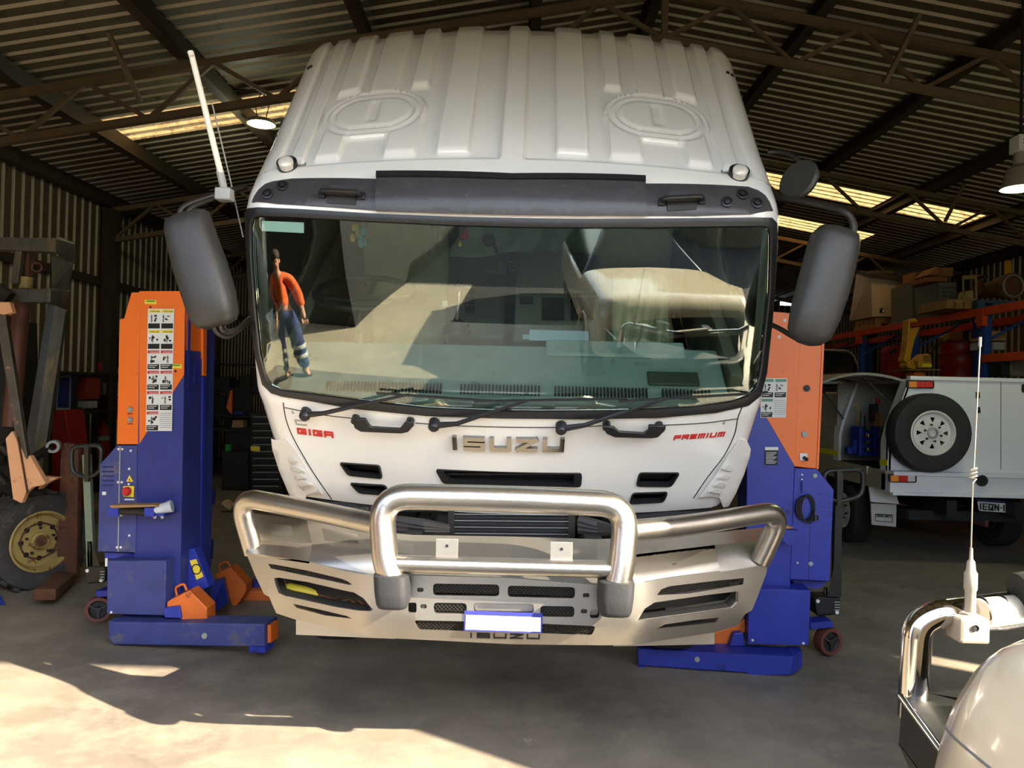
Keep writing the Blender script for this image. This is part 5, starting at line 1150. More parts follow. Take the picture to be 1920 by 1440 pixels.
MB().plate([(118,830),(136,833),(147,845),(143,1086),(106,1082),(114,842)],yplane(6.2),.06).build('fork_blade',RUST,FK,0,bevel=.008)
MB().hexa([P(106,1080,6.2),P(143,1086,6.2),P(104,1126,5.55),P(62,1126,5.55)]+[p-V((0,0,-.05)) for p in [P(106,1080,6.2),P(143,1086,6.2),P(104,1118,5.55),P(64,1118,5.55)]]).build('fork_tine',RUST,FK,0,bevel=.006)
MB().hexa([V((-5.8,6.6,.3)),V((-4.95,6.6,.3)),V((-4.95,7.7,.3)),V((-5.8,7.7,.3)),V((-5.8,6.7,1.1)),V((-4.95,6.7,1.1)),V((-4.95,7.7,1.1)),V((-5.8,7.7,1.1))]).build('counterweight',PEACH,FK,0,bevel=.05)
for p,q in (((-.1,0,1.2),(0,0,2.2)),): 
    for x in (-5.7,-5.1): MB().tube([V((x,7.6,1.1)),V((x,7.5,2.3)),V((x,6.9,2.3))],.03,8).build('overhead_guard',STEEL,FK,60)
wheel(FK,V((-5.3,7.5,.27)),(1,0,0),.27,.2,.15,TYRE2,RIMY,0,.03,0,nuts=4)
st=thing('jack_stand','blue steel stand leg poking in at the left edge beside the forklift wheel','stand',P(-20,1130,5.6))
MB().hexa([P(-30,1130,5.6),P(4,1139,5.6),P(12,1137,5.6),P(0,1116,5.6)]+[P(-30,1130,5.75),P(4,1137,5.75),P(12,1135,5.75),P(0,1114,5.75)]).build('stand_leg',TOOLB,st,0); MB().plate([(-30,1230),(2,1232),(7,1238),(-30,1244)],yplane(4.6),.05).build('stand_foot',TOOLB,st,0)
MB().bar(P(-30,1130,5.65),P(-60,1000,5.65),.04,.04).build('stand_post',TOOLB,st,0)
# ================================================================== THINGS ALONG THE LEFT WALL
def wl(px): return -6.33*1440/(px-975)      # depth where a left wall thing sits
def wplate(name,pts,Yc,t,m,label,cat,group=None):
    o=MB().plate(pts,yplane(Yc),t).build(name,m,None,0,bevel=.006); return tag(o,label,cat,group)
sh=thing('wall_shelf','dark steel shelf along the left wall behind the forklift mast','shelf',(-6.1,10.8,0))
for z in (1.21,1.74): MB().box(-6.33,-5.95,9.2,11.3,z,z+.04).build('shelf_board',STEEL,sh)
for y in (9.25,10.25,11.25): MB().box(-6.3,-6.26,y,y+.05,0,1.78).build('shelf_post',STEEL,sh); MB().box(-6.0,-5.96,y,y+.05,0,1.78).build('shelf_post',STEEL,sh)
sbin=wplate('storage_bin',[(112,708),(132,706),(130,765),(106,764)],10.3,.1,mat('navy blue plastic',(36,40,96),.5),'navy blue plastic tray with a pale rim, upright behind the forklift mast','bin')
MB().solid([V(p) for p in [(109,704),(134,703),(132,770),(104,768)]],[[V(p) for p in [(112,708),(131,707),(129,765),(107,764)]]],lambda p:P(p.x,p.y,10.28),lambda p:P(p.x,p.y,10.32)).build('bin_rim',LGREY,sbin,0)
wplate('red_box',[(143,708),(166,706),(165,748),(143,752)],10.6,.3,mat('dull red box',(128,44,22),.6),'dull orange red box on the shelf beside the wall post','box')
wplate('parts_box',[(142,752),(168,752),(168,765),(142,764)],10.6,.2,LGREY,'small grey parts box under the dull red box','box')
wplate('chemical_bottle',[(57,706),(66,700),(66,730),(58,735)],10.0,.12,YEL,'yellow bottle on the shelf left of the forklift post','bottle')
wplate('chemical_bottle',[(55,739),(65,735),(64,772),(54,774)],10.0,.12,GREEN,'green and white bottle below the yellow bottle','bottle')
wplate('tool_case',[(66,700),(72,698),(72,705),(66,707)],9.9,.2,BLK,'small black case on top of the left wall shelf','case')
rs=MB().plate([(6,592),(22,592),(24,650),(12,640)],yplane(9.3),.02).build('wall_sign',REDM,None,0); tag(rs,'red sign on the left wall, beside the forklift guard post','sign')
mb=MB().plate([(9,602),(21,602),(21,607),(9,606)],yplane(9.27),.005).plate([(10,612),(21,613),(21,617),(11,616)],yplane(9.27),.005).build('sign_text',LGREY,rs,0)
ps_=MB().plate([(192,632),(222,630),(222,690),(190,690)],yplane(11.9),.01).build('poster',BLK,None,0); tag(ps_,'black poster with a pale emblem on the wall left of the orange lift cover','poster')
mb=MB()
for k in range(2): mb.plate([(200,643+11*k),(204,648+11*k),(208,643+11*k),(208,647+11*k),(204,654+11*k),(200,648+11*k)],yplane(11.87),.004)
mb.plate([(192,666),(219,667),(219,669),(192,668)],yplane(11.87),.004); mb.plate([(196,672),(215,673),(215,674),(196,674)],yplane(11.87),.004); mb.build('poster_emblem',LGREY,ps_,0)
wplate('switch_box',[(182,719),(194,718),(194,740),(182,739)],11.4,.08,mat('cream switch box',(150,138,116),.5),'cream electrical switch box on the wall post','switch box')
wplate('red_notice',[(183,680),(190,679),(190,695),(183,694)],11.48,.02,REDM,'small red notice on the wall post above the switch box','notice')
fs=wplate('wall_sign',[(192,742),(226,742),(226,786),(190,786)],11.8,.02,REDM,'dark red sign with a pale text strip above the extinguisher','sign')
a_=P(191,755,11.75); 
MB().plate([(191,747),(224,747),(224,756),(191,755)],yplane(11.77),.004).build('text_strip',LGREY,fs,0)
mb=MB(); a_=P(193,754.5,11.75); b_=P(222,754.5,11.75); text(mb,'AUTOMOTIVE',lambda x,y,d:a_+V((x,-.004-.002*d,y)),(b_-a_).length,.05,.008,.25); mb.build('sign_lettering',REDM,fs,0)
ex=thing('fire_extinguisher','red fire extinguisher with a white band, hanging left of the orange lift cover','fire extinguisher',P(193,880,11.5))
c=P(193,835,11.5); t_=P(193,790,11.5); MB().lathe([(0,0),(.085,.01),(.09,.05),(.09,.42),(.06,.50),(.03,.53),(.03,.58),(0,.58)],V((c.x,c.y,c.z-.2)),(0,0,1),20).build('cylinder',REDM,ex,60)
MB().lathe([(.092,.28),(.092,.34)],V((c.x,c.y,c.z-.2)),(0,0,1),20).build('label_band',LGREY,ex,60); MB().tube([V((c.x,c.y,c.z+.38)),V((c.x+.08,c.y,c.z+.36)),V((c.x+.11,c.y,c.z+.1))],.012,8).build('hose',BLK,ex,60)
wplate('red_tool_trolley',[(98,770),(122,768),(134,850),(134,960),(98,960)],9.6,.4,REDM,'red steel trolley behind the forklift mast foot','trolley')
wplate('red_rail_frame',[(92,885),(118,885),(118,950),(92,950)],10.0,.3,REDM,'low red steel frame behind the fork blade','frame')
wplate('cardboard_box',[(146,955),(188,955),(188,990),(146,990)],8.9,.4,mat('dusty carton',(112,96,66),.8),'dusty flat carton on the floor behind the left lift handle','carton')
# workbench area in the dark behind the left lift
wk=thing('workbench','dark workbench with a black tool cabinet behind the left lift','workbench',(-4.6,13.5,0))
MB().box(-5.6,-3.9,13,13.8,.86,.92).build('bench_top',DARK,wk); 
for x in (-5.55,-3.98): MB().box(x,x+.06,13.05,13.75,0,.86).build('bench_leg',DARK,wk)
MB().box(-5.0,-3.95,13.05,13.75,.05,.85).build('cabinet',DARK,wk)
pg=MB().plate([(424,728),(470,728),(470,806),(424,806)],yplane(13.5),.05).build('tool_board',DARK,wk,0); MB().box(-5.2,-3.95,13.08,13.5,1.10,1.135).build('bench_shelf',DARK,wk)
tc=thing('tool_chest','black drawer tool chest beside the cab corner, behind the bull bar','tool chest',P(495,930,11.5))
MB().plate([(470,775),(522,775),(530,930),(470,930)],yplane(11.5),.6).build('cabinet',DARK,tc,0)
for k in range(11): 
    d_=MB().plate([(472,779+13*k),(526,779+13*k),(526,789+13*k),(472,789+13*k)],yplane(11.48),.02).build('drawer',mat('chest drawer',(30,28,28),.4) if k==0 else MATS['chest drawer'],tc,0,bevel=.003)
    MB().plate([(474,781+13*k),(522,781+13*k),(522,782.5+13*k),(474,782.5+13*k)],yplane(11.46),.01).build('drawer_pull',LGREY,d_,0)
MB().plate([(470,836),(487,837),(487,846),(470,845)],yplane(11.45),.01).build('yellow_label',YEL,tc,0)
tg=thing('tool_cabinet','low black cabinet in the dark, left of the drawer chest','cabinet',P(445,920,12.2)); MB().plate([(416,847),(466,847),(466,921),(416,921)],yplane(12),.6).build('cabinet_body',DARK,tg,0,bevel=.01)
MB().plate([(418,850),(464,850),(464,918),(418,918)],yplane(11.97),.02).build('cabinet_door',BLACKP,tg,0)
wplate('open_carton',[(436,788),(456,788),(456,802),(434,802)],13.1,.2,mat('pale brown carton',(150,116,80),.8),'small open brown carton on the bench','carton')
wplate('blue_tray',[(438,772),(456,772),(456,777),(437,777)],13.12,.15,TOOLB,'small blue tray above the open carton','tray')
wplate('green_bottle',[(422,834),(432,833),(432,846),(422,846)],12.1,.06,GREEN,'bright green bottle on the black cabinet','bottle')
wplate('power_tool',[(424,764),(432,732),(435,732),(434,777)],13.15,.05,ORANGE2,'orange handled tool leaning on the bench board','tool')
for k,(x,y,w_,h) in enumerate(((400,706,30,27),(448,704,22,29),(472,690,24,43),(402,740,20,43))):
    wplate('equipment_case',[(x,y),(x+w_,y),(x+w_,y+h),(x,y+h)],14.25,.3,DARK,['black case on the left of the far shelf','square black case in the middle of the far shelf','tall black case beside the cab edge','tall black case behind the lift side bracket'][k],'case')
sl=thing('storage_shelf','dark steel shelving beyond the workbench','shelving',(-4.8,14.5,0))
for z in (.5,1.0,1.5,2.02): MB().box(-5.9,-4.0,14.2,14.7,z,z+.03).build('shelf_board',DARK,sl)
for x in (-5.9,-4.04): MB().box(x,x+.04,14.2,14.7,0,2.12).build('shelf_post',DARK,sl)
wplate('foam_block',[(414,944),(420,938),(436,950),(430,957)],9.9,.15,mat('pale timber block',(190,160,120),.8),'small pale timber block behind the bull bar corner','block')
# ================================================================== PALLET RACKING ON THE RIGHT
RX=6.3
rk=thing('pallet_rack','blue and orange pallet racking along the right wall','rack',(RX+.5,15,0))
ys=[8.5,10.5,12.4,14.3,16.2,18.1,20.0]
for y in ys:
    for x in (RX,RX+1.0):
        u=MB().box(x,x+.09,y,y+.09,0,2.93).build('upright',RACKB,rk,0)
    for k in range(5): MB().bar((RX+.05,y+.045,.3+.55*k),(RX+1.0,y+.045,.3+.55*(k+1)) if k%2==0 else (RX+.05,y+.045,.3+.55*(k+1)),.03,.03).build('frame_brace',RACKB,rk,0)
for a,b in zip(ys[:-1],ys[1:]):
    for z in ((.55,1.45,2.2,2.84) if a<10.4 else (.6,1.90,2.84)):
        for x in (RX-.04,RX+1.0): MB().box(x,x+.05,a+.09,b,z,z+.11).build('beam',RACKO,rk,0,bevel=.004)
    MB().box(RX-.05,RX+.02,b-.02,b+.12,2.7,2.94).build('beam_connector',RACKO,rk,0)
zt=2.965
def rbox(name,x0,y0,x1,y1,Yf,dep,m,label,cat,bev=.01,group=None):
    return tag(MB().plate([(x0,y0),(x1,y0),(x1,y1),(x0,y1)],yplane(Yf),dep).build(name,m,None,0,bevel=bev),label,cat,group)
def pallet(px0,px1,py,Yf,m,label,dep=.8,h=.13):
    t=thing('pallet',label,'pallet',P((px0+px1)/2,py,Yf)); a=P(px0,py,Yf);b=P(px1,py,Yf); z0=zt
    for k in range(5): MB().box(a.x,b.x,Yf+dep*k/5,Yf+dep*k/5+.1,z0+.09,z0+h).build('top_board',m,t,0)
    for k in range(3): 
        x=a.x+(b.x-a.x-.1)*k/2; MB().box(x,x+.1,Yf,Yf+dep,z0,z0+.09).build('bearer',m,t,0)
pallet(1642,1700,594,14.0,WOOD,'timber pallet under the white canopy box',.9,.195)
# white canopy box
cb_=thing('canopy_box','white ute canopy box with a black latch, high on the racking','canopy box',P(1670,595,14.2))
f0=[P(1635,594,14.0),P(1704,594,13.9),P(1706,527,13.9),P(1633,518,14.0)]; bk=[P(1592,603,15.2),P(1680,600,15.2),P(1680,520,15.2),P(1606,510,15.2)]
MB().hexa([f0[0],f0[1],bk[1],bk[0],f0[3],f0[2],bk[2],bk[3]]).build('box_shell',mat('dusty white canopy',(176,164,142),.5,0,.08,4),cb_,0,bevel=.01)
MB().hexa([P(1630,520,13.95),P(1708,530,13.85),P(1682,522,15.3),P(1603,512,15.3),P(1632,512,13.95),P(1708,523,13.85),P(1682,515,15.3),P(1603,506,15.3)]).build('roof_rail',STEEL,cb_,0)
MB().plate([(1650,587),(1650,580),(1654,577),(1659,580),(1659,587)],yplane(13.9),.02).build('latch',BLK,cb_,0); MB().plate([(1655,580),(1658,580),(1658,586),(1655,586)],yplane(13.87),.01).build('latch_key',WHT,cb_,0)
rbox('panel_board',1632,507,1675,520,15.6,.3,mat('grey board',(120,110,92),.7),'grey board lying on top of the white canopy box','board')
def crate(x0,y0,x1,y1,Yf,label):
    t=thing('plastic_crate',label,'crate',P((x0+x1)/2,y1,Yf)); h=[]; nx,ny=8,6
    for i in range(nx):
        for j in range(ny):
            a=x0+(x1-x0)*(.08+.84*i/nx);b=y0+(y1-y0)*(.12+.76*j/ny); h.append([V((a,b)),V((a+(x1-x0)*.06,b)),V((a+(x1-x0)*.06,b+(y1-y0)*.08)),V((a,b+(y1-y0)*.08))])
    MB().plate([(x0,y0),(x1,y0),(x1,y1),(x0,y1)],yplane(Yf),.03,0,h).build('crate_side',PLASB,t,0)
    for x in (x0,x1-3): MB().plate([(x,y0-1),(x+4,y0-1),(x+4,y1+1),(x,y1+1)],yplane(Yf-.02),.72).build('crate_post',PLASB,t,0)
    MB().plate([(x0,y0),(x1,y0),(x1,y1),(x0,y1)],yplane(Yf+.68),.03).build('crate_back',DGREY,t,0)
crate(1711,531,1750,600,12.5,'grey plastic crate beside the white canopy box'); crate(1761,530,1792,590,11.65,'grey slatted crate under the cartons, right of the first crate')
rbox('carton',1715,510,1736,528,12.6,.4,CARD,'small carton with a white label on the left crate','carton'); tag(MB().plate([(1724,521),(1732,520),(1732,525),(1724,526)],yplane(12.35),.01).build('paper_label',WHT,None,0),'white label on the small carton','label')
rbox('carton',1738,519,1778,528,11.75,.5,mat('opened carton',(150,96,54),.85),'flat opened carton lying across the crates','carton'); tag(MB().plate([(1738,516),(1757,500),(1762,503),(1761,515)],yplane(11.85),.4).build('carton',CARD,None,0),'tilted carton leaning over the crates','carton')
rbox('carton',1768,501,1788,518,11.9,.3,CARD,'upright carton behind the tilted carton','carton')
pallet(1775,1822,583,10.8,WOOD,'timber pallet on the top beam under the yellow engine'); pallet(1834,1904,573,10.8,mat('blue pallet paint',(62,84,110),.7),'blue pallet at the right end of the top beam')
en=thing('engine','old engine with a cream square frame on the timber pallet','engine',P(1820,575,11.5))
c0=P(1824,548,11.45)
MB().solid([V(p) for p in rnd([(1804,517),(1832,515),(1833,565),(1805,563)],3,2)],[[V(p) for p in [(1808,524),(1828,523),(1828,560),(1808,556)]]],lambda p:P(p.x,p.y,10.9),lambda p:P(p.x,p.y,11.0)).build('frame_plate',mat('cream engine frame',(138,118,74),.6,0,.2,9),en,0)
MB().plate([(1812,546),(1826,543),(1827,564),(1808,562)],yplane(10.95),.2).build('engine_block',RIMY,en,0,bevel=.02)
mb=MB()
for k in range(7): a=P(R_.uniform(1832,1837),R_.uniform(528,550),11.15+R_.random()*.15); mb.ell(a,.06,.08,.07,10,8)
mb.build('engine_castings',RUST,en,70,kind='stuff'); MB().tube([P(1836,520,11.5),P(1846,517,11.3),P(1850,522,11.3)],.03,8).build('pipe',DARK,en,60)
gx=thing('gearbox','rusty round truck gearbox bell on the blue pallet at the right','gearbox',P(1900,560,11.0))
c=P(1900,536,10.9); MB().lathe([(.0,.06),(.14,.05),(.15,.0),(.185,0),(.19,.03),(.17,.16),(.12,.4),(.10,.7),(0,.72)],c,(-.15,1,0),28).build('bell_housing',mat('rusty casting',(110,76,44),.7,.1,.3,12,spot=(60,36,24),spota=.4),gx,50); MB().lathe([(.14,-.01),(.155,-.02),(.165,0)],c,(-.15,1,0),28).build('flange_ring',LGREY,gx,50)
rbox('yellow_tube',1891,488,1897,518,11.2,.1,YEL2,'yellow tube standing behind the gearbox','tube',.003)
# under the top beam
rm=thing('robot_arm','yellow painted machine arm standing above the white ute','machine arm',P(1730,700,10.6))
MB().plate([(1704,600),(1716,596),(1722,602),(1718,604),(1708,604),(1706,612),(1712,620),(1726,612),(1716,636),(1710,660),(1707,680),(1712,683),(1716,690),(1712,694),(1700,680),(1694,676),(1698,664),(1702,636)],yplane(11.0),.18).build('upper_arm',YEL2,rm,0,bevel=.01)
MB().lathe([(.03,-.02),(.05,-.02),(.05,.2),(.03,.2)],P(1706,684,11.0),(0,1,0),16,close=True).build('arm_joint',YEL2,rm,40)
MB().plate([(1700,676),(1712,674),(1718,692),(1708,694)],yplane(11.05),.2).build('lower_joint',YEL2,rm,0,bevel=.01)
mb_=MB().plate([(1722,676),(1740,662),(1746,666),(1748,690),(1722,690)],yplane(11.1),.3).build('motor_cover',YEL2,rm,0,bevel=.015); MB().plate([(1730,682),(1747,682),(1747,688),(1730,688)],yplane(11.07),.01).build('bright_label',mat('bright yellow label',(250,232,30),.5),mb_,0)
for k in range(3): MB().plate([(1732,668+4*k),(1744,668+4*k),(1744,669.5+4*k),(1732,669.5+4*k)],yplane(11.09),.01).build('vent_slot',BLK,mb_,0)
MB().plate([(1702,692),(1764,692),(1764,695),(1702,695)],yplane(11.0),.5).build('mounting_plate',mat('brass plate',(120,96,40),.6),rm,0); MB().plate([(1714,697),(1735,697),(1735,760),(1714,800)],yplane(11.1),.25).build('pedestal',ORANGE2,rm,0,bevel=.01)
MB().box(5.76,6.02,11.1,11.35,0,1.5).build('pedestal_base',ORANGE2,rm,0)
tag(MB().tube([P(1744,664,11.3),P(1752,650,11.6),P(1766,641,12.6)],.02,8).build('hydraulic_hose',DGREY,None,60),'grey hose arching from the yellow motor cover','hose')
wplate('yellow_bag',[(1764,633),(1778,625),(1784,631),(1772,640)],12.75,.1,mat('dusty yellow bag',(176,140,40),.8),'dusty yellow bag on the racking right of the machine arm','bag')
wplate('carton',[(1790,622),(1806,622),(1806,640),(1790,640)],12.75,.2,CARD,'brown and white carton above the big red drum','carton')
def drum(px,py0,py1,Yc,r,label):
    t=thing('steel_drum',label,'drum',P(px,py1,Yc)); a=P(px,py1,Yc);b=P(px,py0,Yc); H=b.z-a.z
    MB().lathe([(0,0),(r,0),(r,H*.32),(r*1.03,H*.34),(r,H*.36),(r,H*.64),(r*1.03,H*.66),(r,H*.68),(r,H),(r*1.02,H+.01),(r*.96,H+.01),(r*.95,H-.02),(0,H-.02)],a,(0,0,1),32).build('drum_shell',REDM,t,40)
drum(1800,641,709,12.9,.31,'dark red steel drum below the top beam, right of the machine arm')
rc_=thing('jerry_can','red plastic jerry can left of the yellow arm','jerry can',P(1680,705,11.4)); MB().plate(rnd([(1664,658),(1668,650),(1690,646),(1696,680),(1697,706),(1664,710)],3,3),yplane(13.4),.25).build('can_body',REDM,rc_,0,bevel=.02); MB().plate(rnd([(1667,659),(1680,652),(1682,658),(1670,667)],2,2),yplane(13.38),.02).build('can_recess',DARK,rc_,0)
# bits on the racks
for k,(x,y,w_,h,Yf,m,l,cat) in enumerate(((1842,632,44,7,10.6,WOOD,'long timber offcut bridging the grey can and tray by the blue upright','timber'),(1860,620,26,14,10.65,CARD,'brown carton on the timber offcut at the right edge','carton'),(1862,641,24,15,10.65,LGREY,'grey tray under the timber offcut','tray'),(1842,641,13,15,10.65,LGREY,'small grey can at the blue upright','can'),(1895,672,30,34,10.08,mat('pale scrap metal',(112,108,92),.6,.2,.3,9),'pale lump of machinery at the right edge below the second shelf','machinery'),(1879,670,14,36,10.08,DARK,'dark gear casing left of the pale machinery','casing'))):
    rbox(cat.replace(' ','_') if cat!='timber' else 'timber_offcut',x,y,x+w_,y+h,Yf,.3,m,l,cat,.015)
r7=random.Random(3)
nm=['cardboard','dark','rusty','grey','brown','blue']; ms=[CARD,DARK,RUST,DGREY,WOOD,RACKB]
for k in range(14): # loads deep in the racking
    y=ys[1+k//3]+.14+.56*(k%3); z=.72; j=k%6; w_=r7.uniform(.3,.45)
    x=RX+.15+r7.random()*.3; o=MB().box(x,x+.5,y,y+w_,z,z+r7.uniform(.2,.9)).build('rack_load',ms[j],None,0,bevel=.02); tag(o,'%s load on the lower racking, %s from the front'%(nm[j],['first','second','third','fourth','fifth','sixth','seventh','eighth','ninth','tenth','eleventh','twelfth','thirteenth','fourteenth'][k]),'load',group='loads on the lower racking')
# ================================================================== THE WHITE UTE
UY=7.8; pu=yplane(UY)
U=thing('ute','white service ute with a spare wheel on its back panel and the side hatch open','ute',(4.8,9.3,0))
UW='white rear'
X0=onp(1666,800,pu).x; X1=X0+1.98
zt_=onp(1690,710,pu).z; zd=onp(1700,884,pu).z
bkp=MB().solid([V((X0+.0,zd)),V((X0,zd+.35)),V((X0+.20,zt_)),V((X1-.20,zt_)),V((X1,zd+.35)),V((X1,zd))],[],lambda p:V((p.x,UY,p.y)),lambda p:V((p.x,UY+.05,p.y))).build('rear_panel',WHITE2,U,0,bevel=.008)
for x,y in ((1832,741),(1833,769)): MB().plate([(x-3,y-6),(x+3,y-6),(x+4,y+5),(x-3,y+6)],pu,.02,.02).build('door_catch',BLK,bkp,0,bevel=.004)
MB().plate([(1876,712),(1877,712),(1877,880),(1876,880)],pu,.004,.002).build('door_gap',DARK,bkp,0)
MB().box(X0+.2,X1-.2,UY-.02,UY+.06,zt_-.01,zt_+.03).build('top_rail',WHITE2,bkp,0,bevel=.005)
# tray deck with lights
td=MB().box(X0-.02,X1+.02,UY-.10,UY+.1,zd-.21,zd-.02).build('tray_edge',WHITE2,U,0,bevel=.01); 
MB().box(X0-.0,X1+.02,UY-.13,UY+.05,zd-.03,zd+.01).build('tray_lip',WHITE2,td,0,bevel=.004); MB().box(X0,X1,UY-.12,UY+.02,zd-.23,zd-.195).build('tray_lip',WHITE2,td,0,bevel=.004)
def taillight(par,x0,y0,x1,y1,pl_,off):
    b=MB().plate(rnd([(x0,y0),(x1,y0+1),(x1,y1+1),(x0,y1)],4,3),pl_,.02,off).build('tail_light_base',DARK,par,0)
    for (u,v,m) in ((.06,.34,AMB),(.35,.66,REDL),(.67,.93,CLRL if y0>800 else REDL)): 
        L_=MB().plate([(x0+(x1-x0)*u,y0+2.5),(x0+(x1-x0)*v,y0+2.5),(x0+(x1-x0)*v,y1-1.5),(x0+(x1-x0)*u,y1-1.5)],pl_,.01,off+.008).build('lens',m,b,0,bevel=.003)
taillight(bkp,1699,713,1750,728,pu,.02); taillight(td,1665,888,1717,904,yplane(UY-.10),.02); taillight(bkp,1915,720,1960,736,pu,.02)
# side: frame of the open hatch and the box inside
def side_poly(name,pts,m,t=.04,x=X0,par=U,**k): return MB().solid([V(p) for p in pts],[],lambda p:V((x,p.x,p.y)),lambda p:V((x+t,p.x,p.y)),None,None).build(name,m,par,0,**k)
def slant(z): return X0+(0 if z<zd+.35 else .20*(z-zd-.35)/(zt_-zd-.35))
def sidef(ys_,name,m,par=U):
    mb=MB(); y0,y1,z0,z1=ys_; n=6
    for k in range(n):
        a=z0+(z1-z0)*k/n;b=z0+(z1-z0)*(k+1)/n; mb.hexa([(slant(a),y0,a),(slant(a)+.03,y0,a),(slant(a)+.03,y1,a),(slant(a),y1,a),(slant(b),y0,b),(slant(b)+.03,y0,b),(slant(b)+.03,y1,b),(slant(b),y1,b)])
    return mb.build(name,m,par,0)
YH0,YH1=UY+.16,9.0
sidef((UY,YH0,zd-.02,zt_),'hatch_post',WHITE2); sidef((YH1,YH1+.14,zd-.02,zt_),'hatch_post',WHITE2)
sidef((YH1+.14,10.1,zd-.02,zt_-.15),'front_side_panel',SHADEW)
for y0,y1 in ((UY+.0,YH0),(YH1,10.1)): MB().box(X0-.006,X0-.001,y0,y1,zd+.05,zd+.11).build('reflective_tape',mat('yellow tape',(220,210,40),.5) if 'yellow tape' not in MATS else MATS['yellow tape'],U,0)
MB().box(X0-.02,X0+.05,UY,10.1,zd-.20,zd-.0).build('side_rail',SHADEW,U,0,bevel=.004)
MB().box(X0+.2,X1-.2,UY+.02,10.1,zt_-.03,zt_).build('canopy_roof',WHITE2,U,0); MB().box(X0+.75,X0+.78,UY+.05,10.1,zd,zt_).build('box_divider',mat('box inner grey',(150,148,138),.6),U,0)
MB().box(X0+.02,X1,UY+.05,10.1,zd-.03,zd).build('box_floor',DGREY,U,0); MB().box(X0+.02,X0+.78,YH1+.1,YH1+.13,zd,zt_-.03).build('box_bulkhead',MATS['box inner grey'],U,0)
MB().box(X1-.03,X1,UY,10.1,zd,zt_-.3).build('far_side_panel',WHITE2,U,0)
# lifted hatch door, curved
mb=MB()
def hd(u,v): 
    y=UY+.12+u*(YH1-UY+.1); x=X0+.2-v*.95; z=zt_+.0+.10*math.sin(v*math.pi*.8)-.16*v*v; return V((x,y,z))
mb.grid(hd,10,12); h_=mb.build('hatch_door',mat('hatch inner',(110,100,86),.5),U,80); s_=h_.modifiers.new('t','SOLIDIFY'); s_.thickness=.02
for u in (.0,.33,.66,1): MB().tube([hd(u,v/8)-V((0,0,.02)) for v in range(9)],.012,6).build('door_rib',LGREY,h_,60)
MB().tube([V((X0+.1,UY+.2,zt_-.25)),hd(.05,.45)],.010,8).build('gas_strut',DGREY,U,60); MB().tube([V((X0+.05,YH1,zt_-.45)),hd(.95,.5)],.010,8).build('gas_strut',DGREY,U,60)
# spare wheel
wheel(U,onp(1740,811,yplane(UY-.13)),(0,-1,0),.39,.22,.215,TYRE,RIMW,8,.02,0,hubr=.055,nuts=6)
# tools in the box
def inbox(name,x0,y0,x1,y1,Yf,m,label,cat,dep=.25): return tag(MB().plate([(x0,y0),(x1,y0),(x1,y1),(x0,y1)],yplane(Yf),dep).build(name,m,None,0,bevel=.01),label,cat)
inbox('tool_case',1612,800,1648,855,8.55,TOOLB,'blue tool rack case inside the open ute hatch','tool case')
for k in range(4): tag(MB().lathe([(0,0),(.05,0),(.05,.035),(0,.035)],P(1628,806+13*k,8.5),(0,0,1),16).build('socket_tray',CHROME if k%2 else DARK,None,40),['dark round tray at the top of the blue case','chrome round tray second from the top of the blue case','dark round tray third from the top of the blue case','chrome round tray lowest on the blue case'][k],'tray')
inbox('spray_can',1600,825,1607,850,8.6,TOOLB,'blue and white spray can left of the blue tool case','spray can',.06); 
inbox('small_box',1590,838,1600,852,8.6,TOOLB,'small blue box at the front post of the hatch','box',.1)
inbox('red_bottle',1644,746,1651,758,8.5,REDM,'red topped spray bottle hanging in the ute box','bottle',.05); inbox('drill',1636,758,1648,790,8.6,DARK,'black cordless drill hanging in the ute box','drill',.1); inbox('drill_box',1649,775,1657,800,8.5,CARD,'brown carton beside the black drill','carton',.15)
tag(MB().tube(smoothp([P(1600,760,8.85),P(1608,760,8.85),P(1611,775,8.85),P(1606,790,8.85),P(1608,800,8.8)],5,False),.008,8).build('yellow_hose',YEL2,None,60),'thin yellow hose curling in the ute box','hose')
for x in (1614,1621): tag(MB().tube([P(x,800,8.7),P(x,770+(x-1614)*1.2,8.7)],.008,6).build('screwdriver',DARK,None,60),'dark rod standing in the blue case, %s'%('left one' if x<1620 else 'right one'),'tool')
# running gear
wheel(U,V((X0+.16,9.0,.37)),(-1,0,0),.37,.24,.20,TYRE,RIMW,6,.03,0); wheel(U,V((X1-.16,9.0,.37)),(1,0,0),.37,.24,.20,TYRE,RIMW,6,.03,0)
wheel(U,V((X0+.2,12.0,.37)),(-1,0,0),.37,.24,.20,TYRE,RIMW,6,.03,0)
MB().box(X0+.1,X1-.1,8.9,9.1,.3,.42).build('rear_axle',DARK,U,0); MB().box(X0+.6,X0+.7,UY,12,.5,.66).build('chassis_rail',DARK,U,0); MB().box(X1-.7,X1-.6,UY,12,.5,.66).build('chassis_rail',DARK,U,0)
MB().box(X0+.35,X1-.35,UY+.25,UY+.33,.42,.52).build('tow_bar',DARK,U,0); tb=P(1850,985,7.9); MB().tube([tb+V((0,.4,0)),tb,tb+V((0,-.0,.05))],.02,8).build('tow_hitch',RUST,U,60)
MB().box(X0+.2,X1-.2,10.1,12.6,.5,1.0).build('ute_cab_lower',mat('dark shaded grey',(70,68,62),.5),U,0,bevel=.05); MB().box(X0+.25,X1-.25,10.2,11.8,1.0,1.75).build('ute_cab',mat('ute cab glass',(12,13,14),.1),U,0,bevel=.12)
mg=MB().plate([(1625,874),(1667,884),(1686,945),(1633,941)],yplane(8.2),.02).build('mudguard',WHITE2,U,0); MB().plate([(1633,944),(1681,946),(1680,988),(1635,984)],yplane(8.2),.02).build('mud_flap',mat('mud flap white',(178,176,168),.6),U,0)
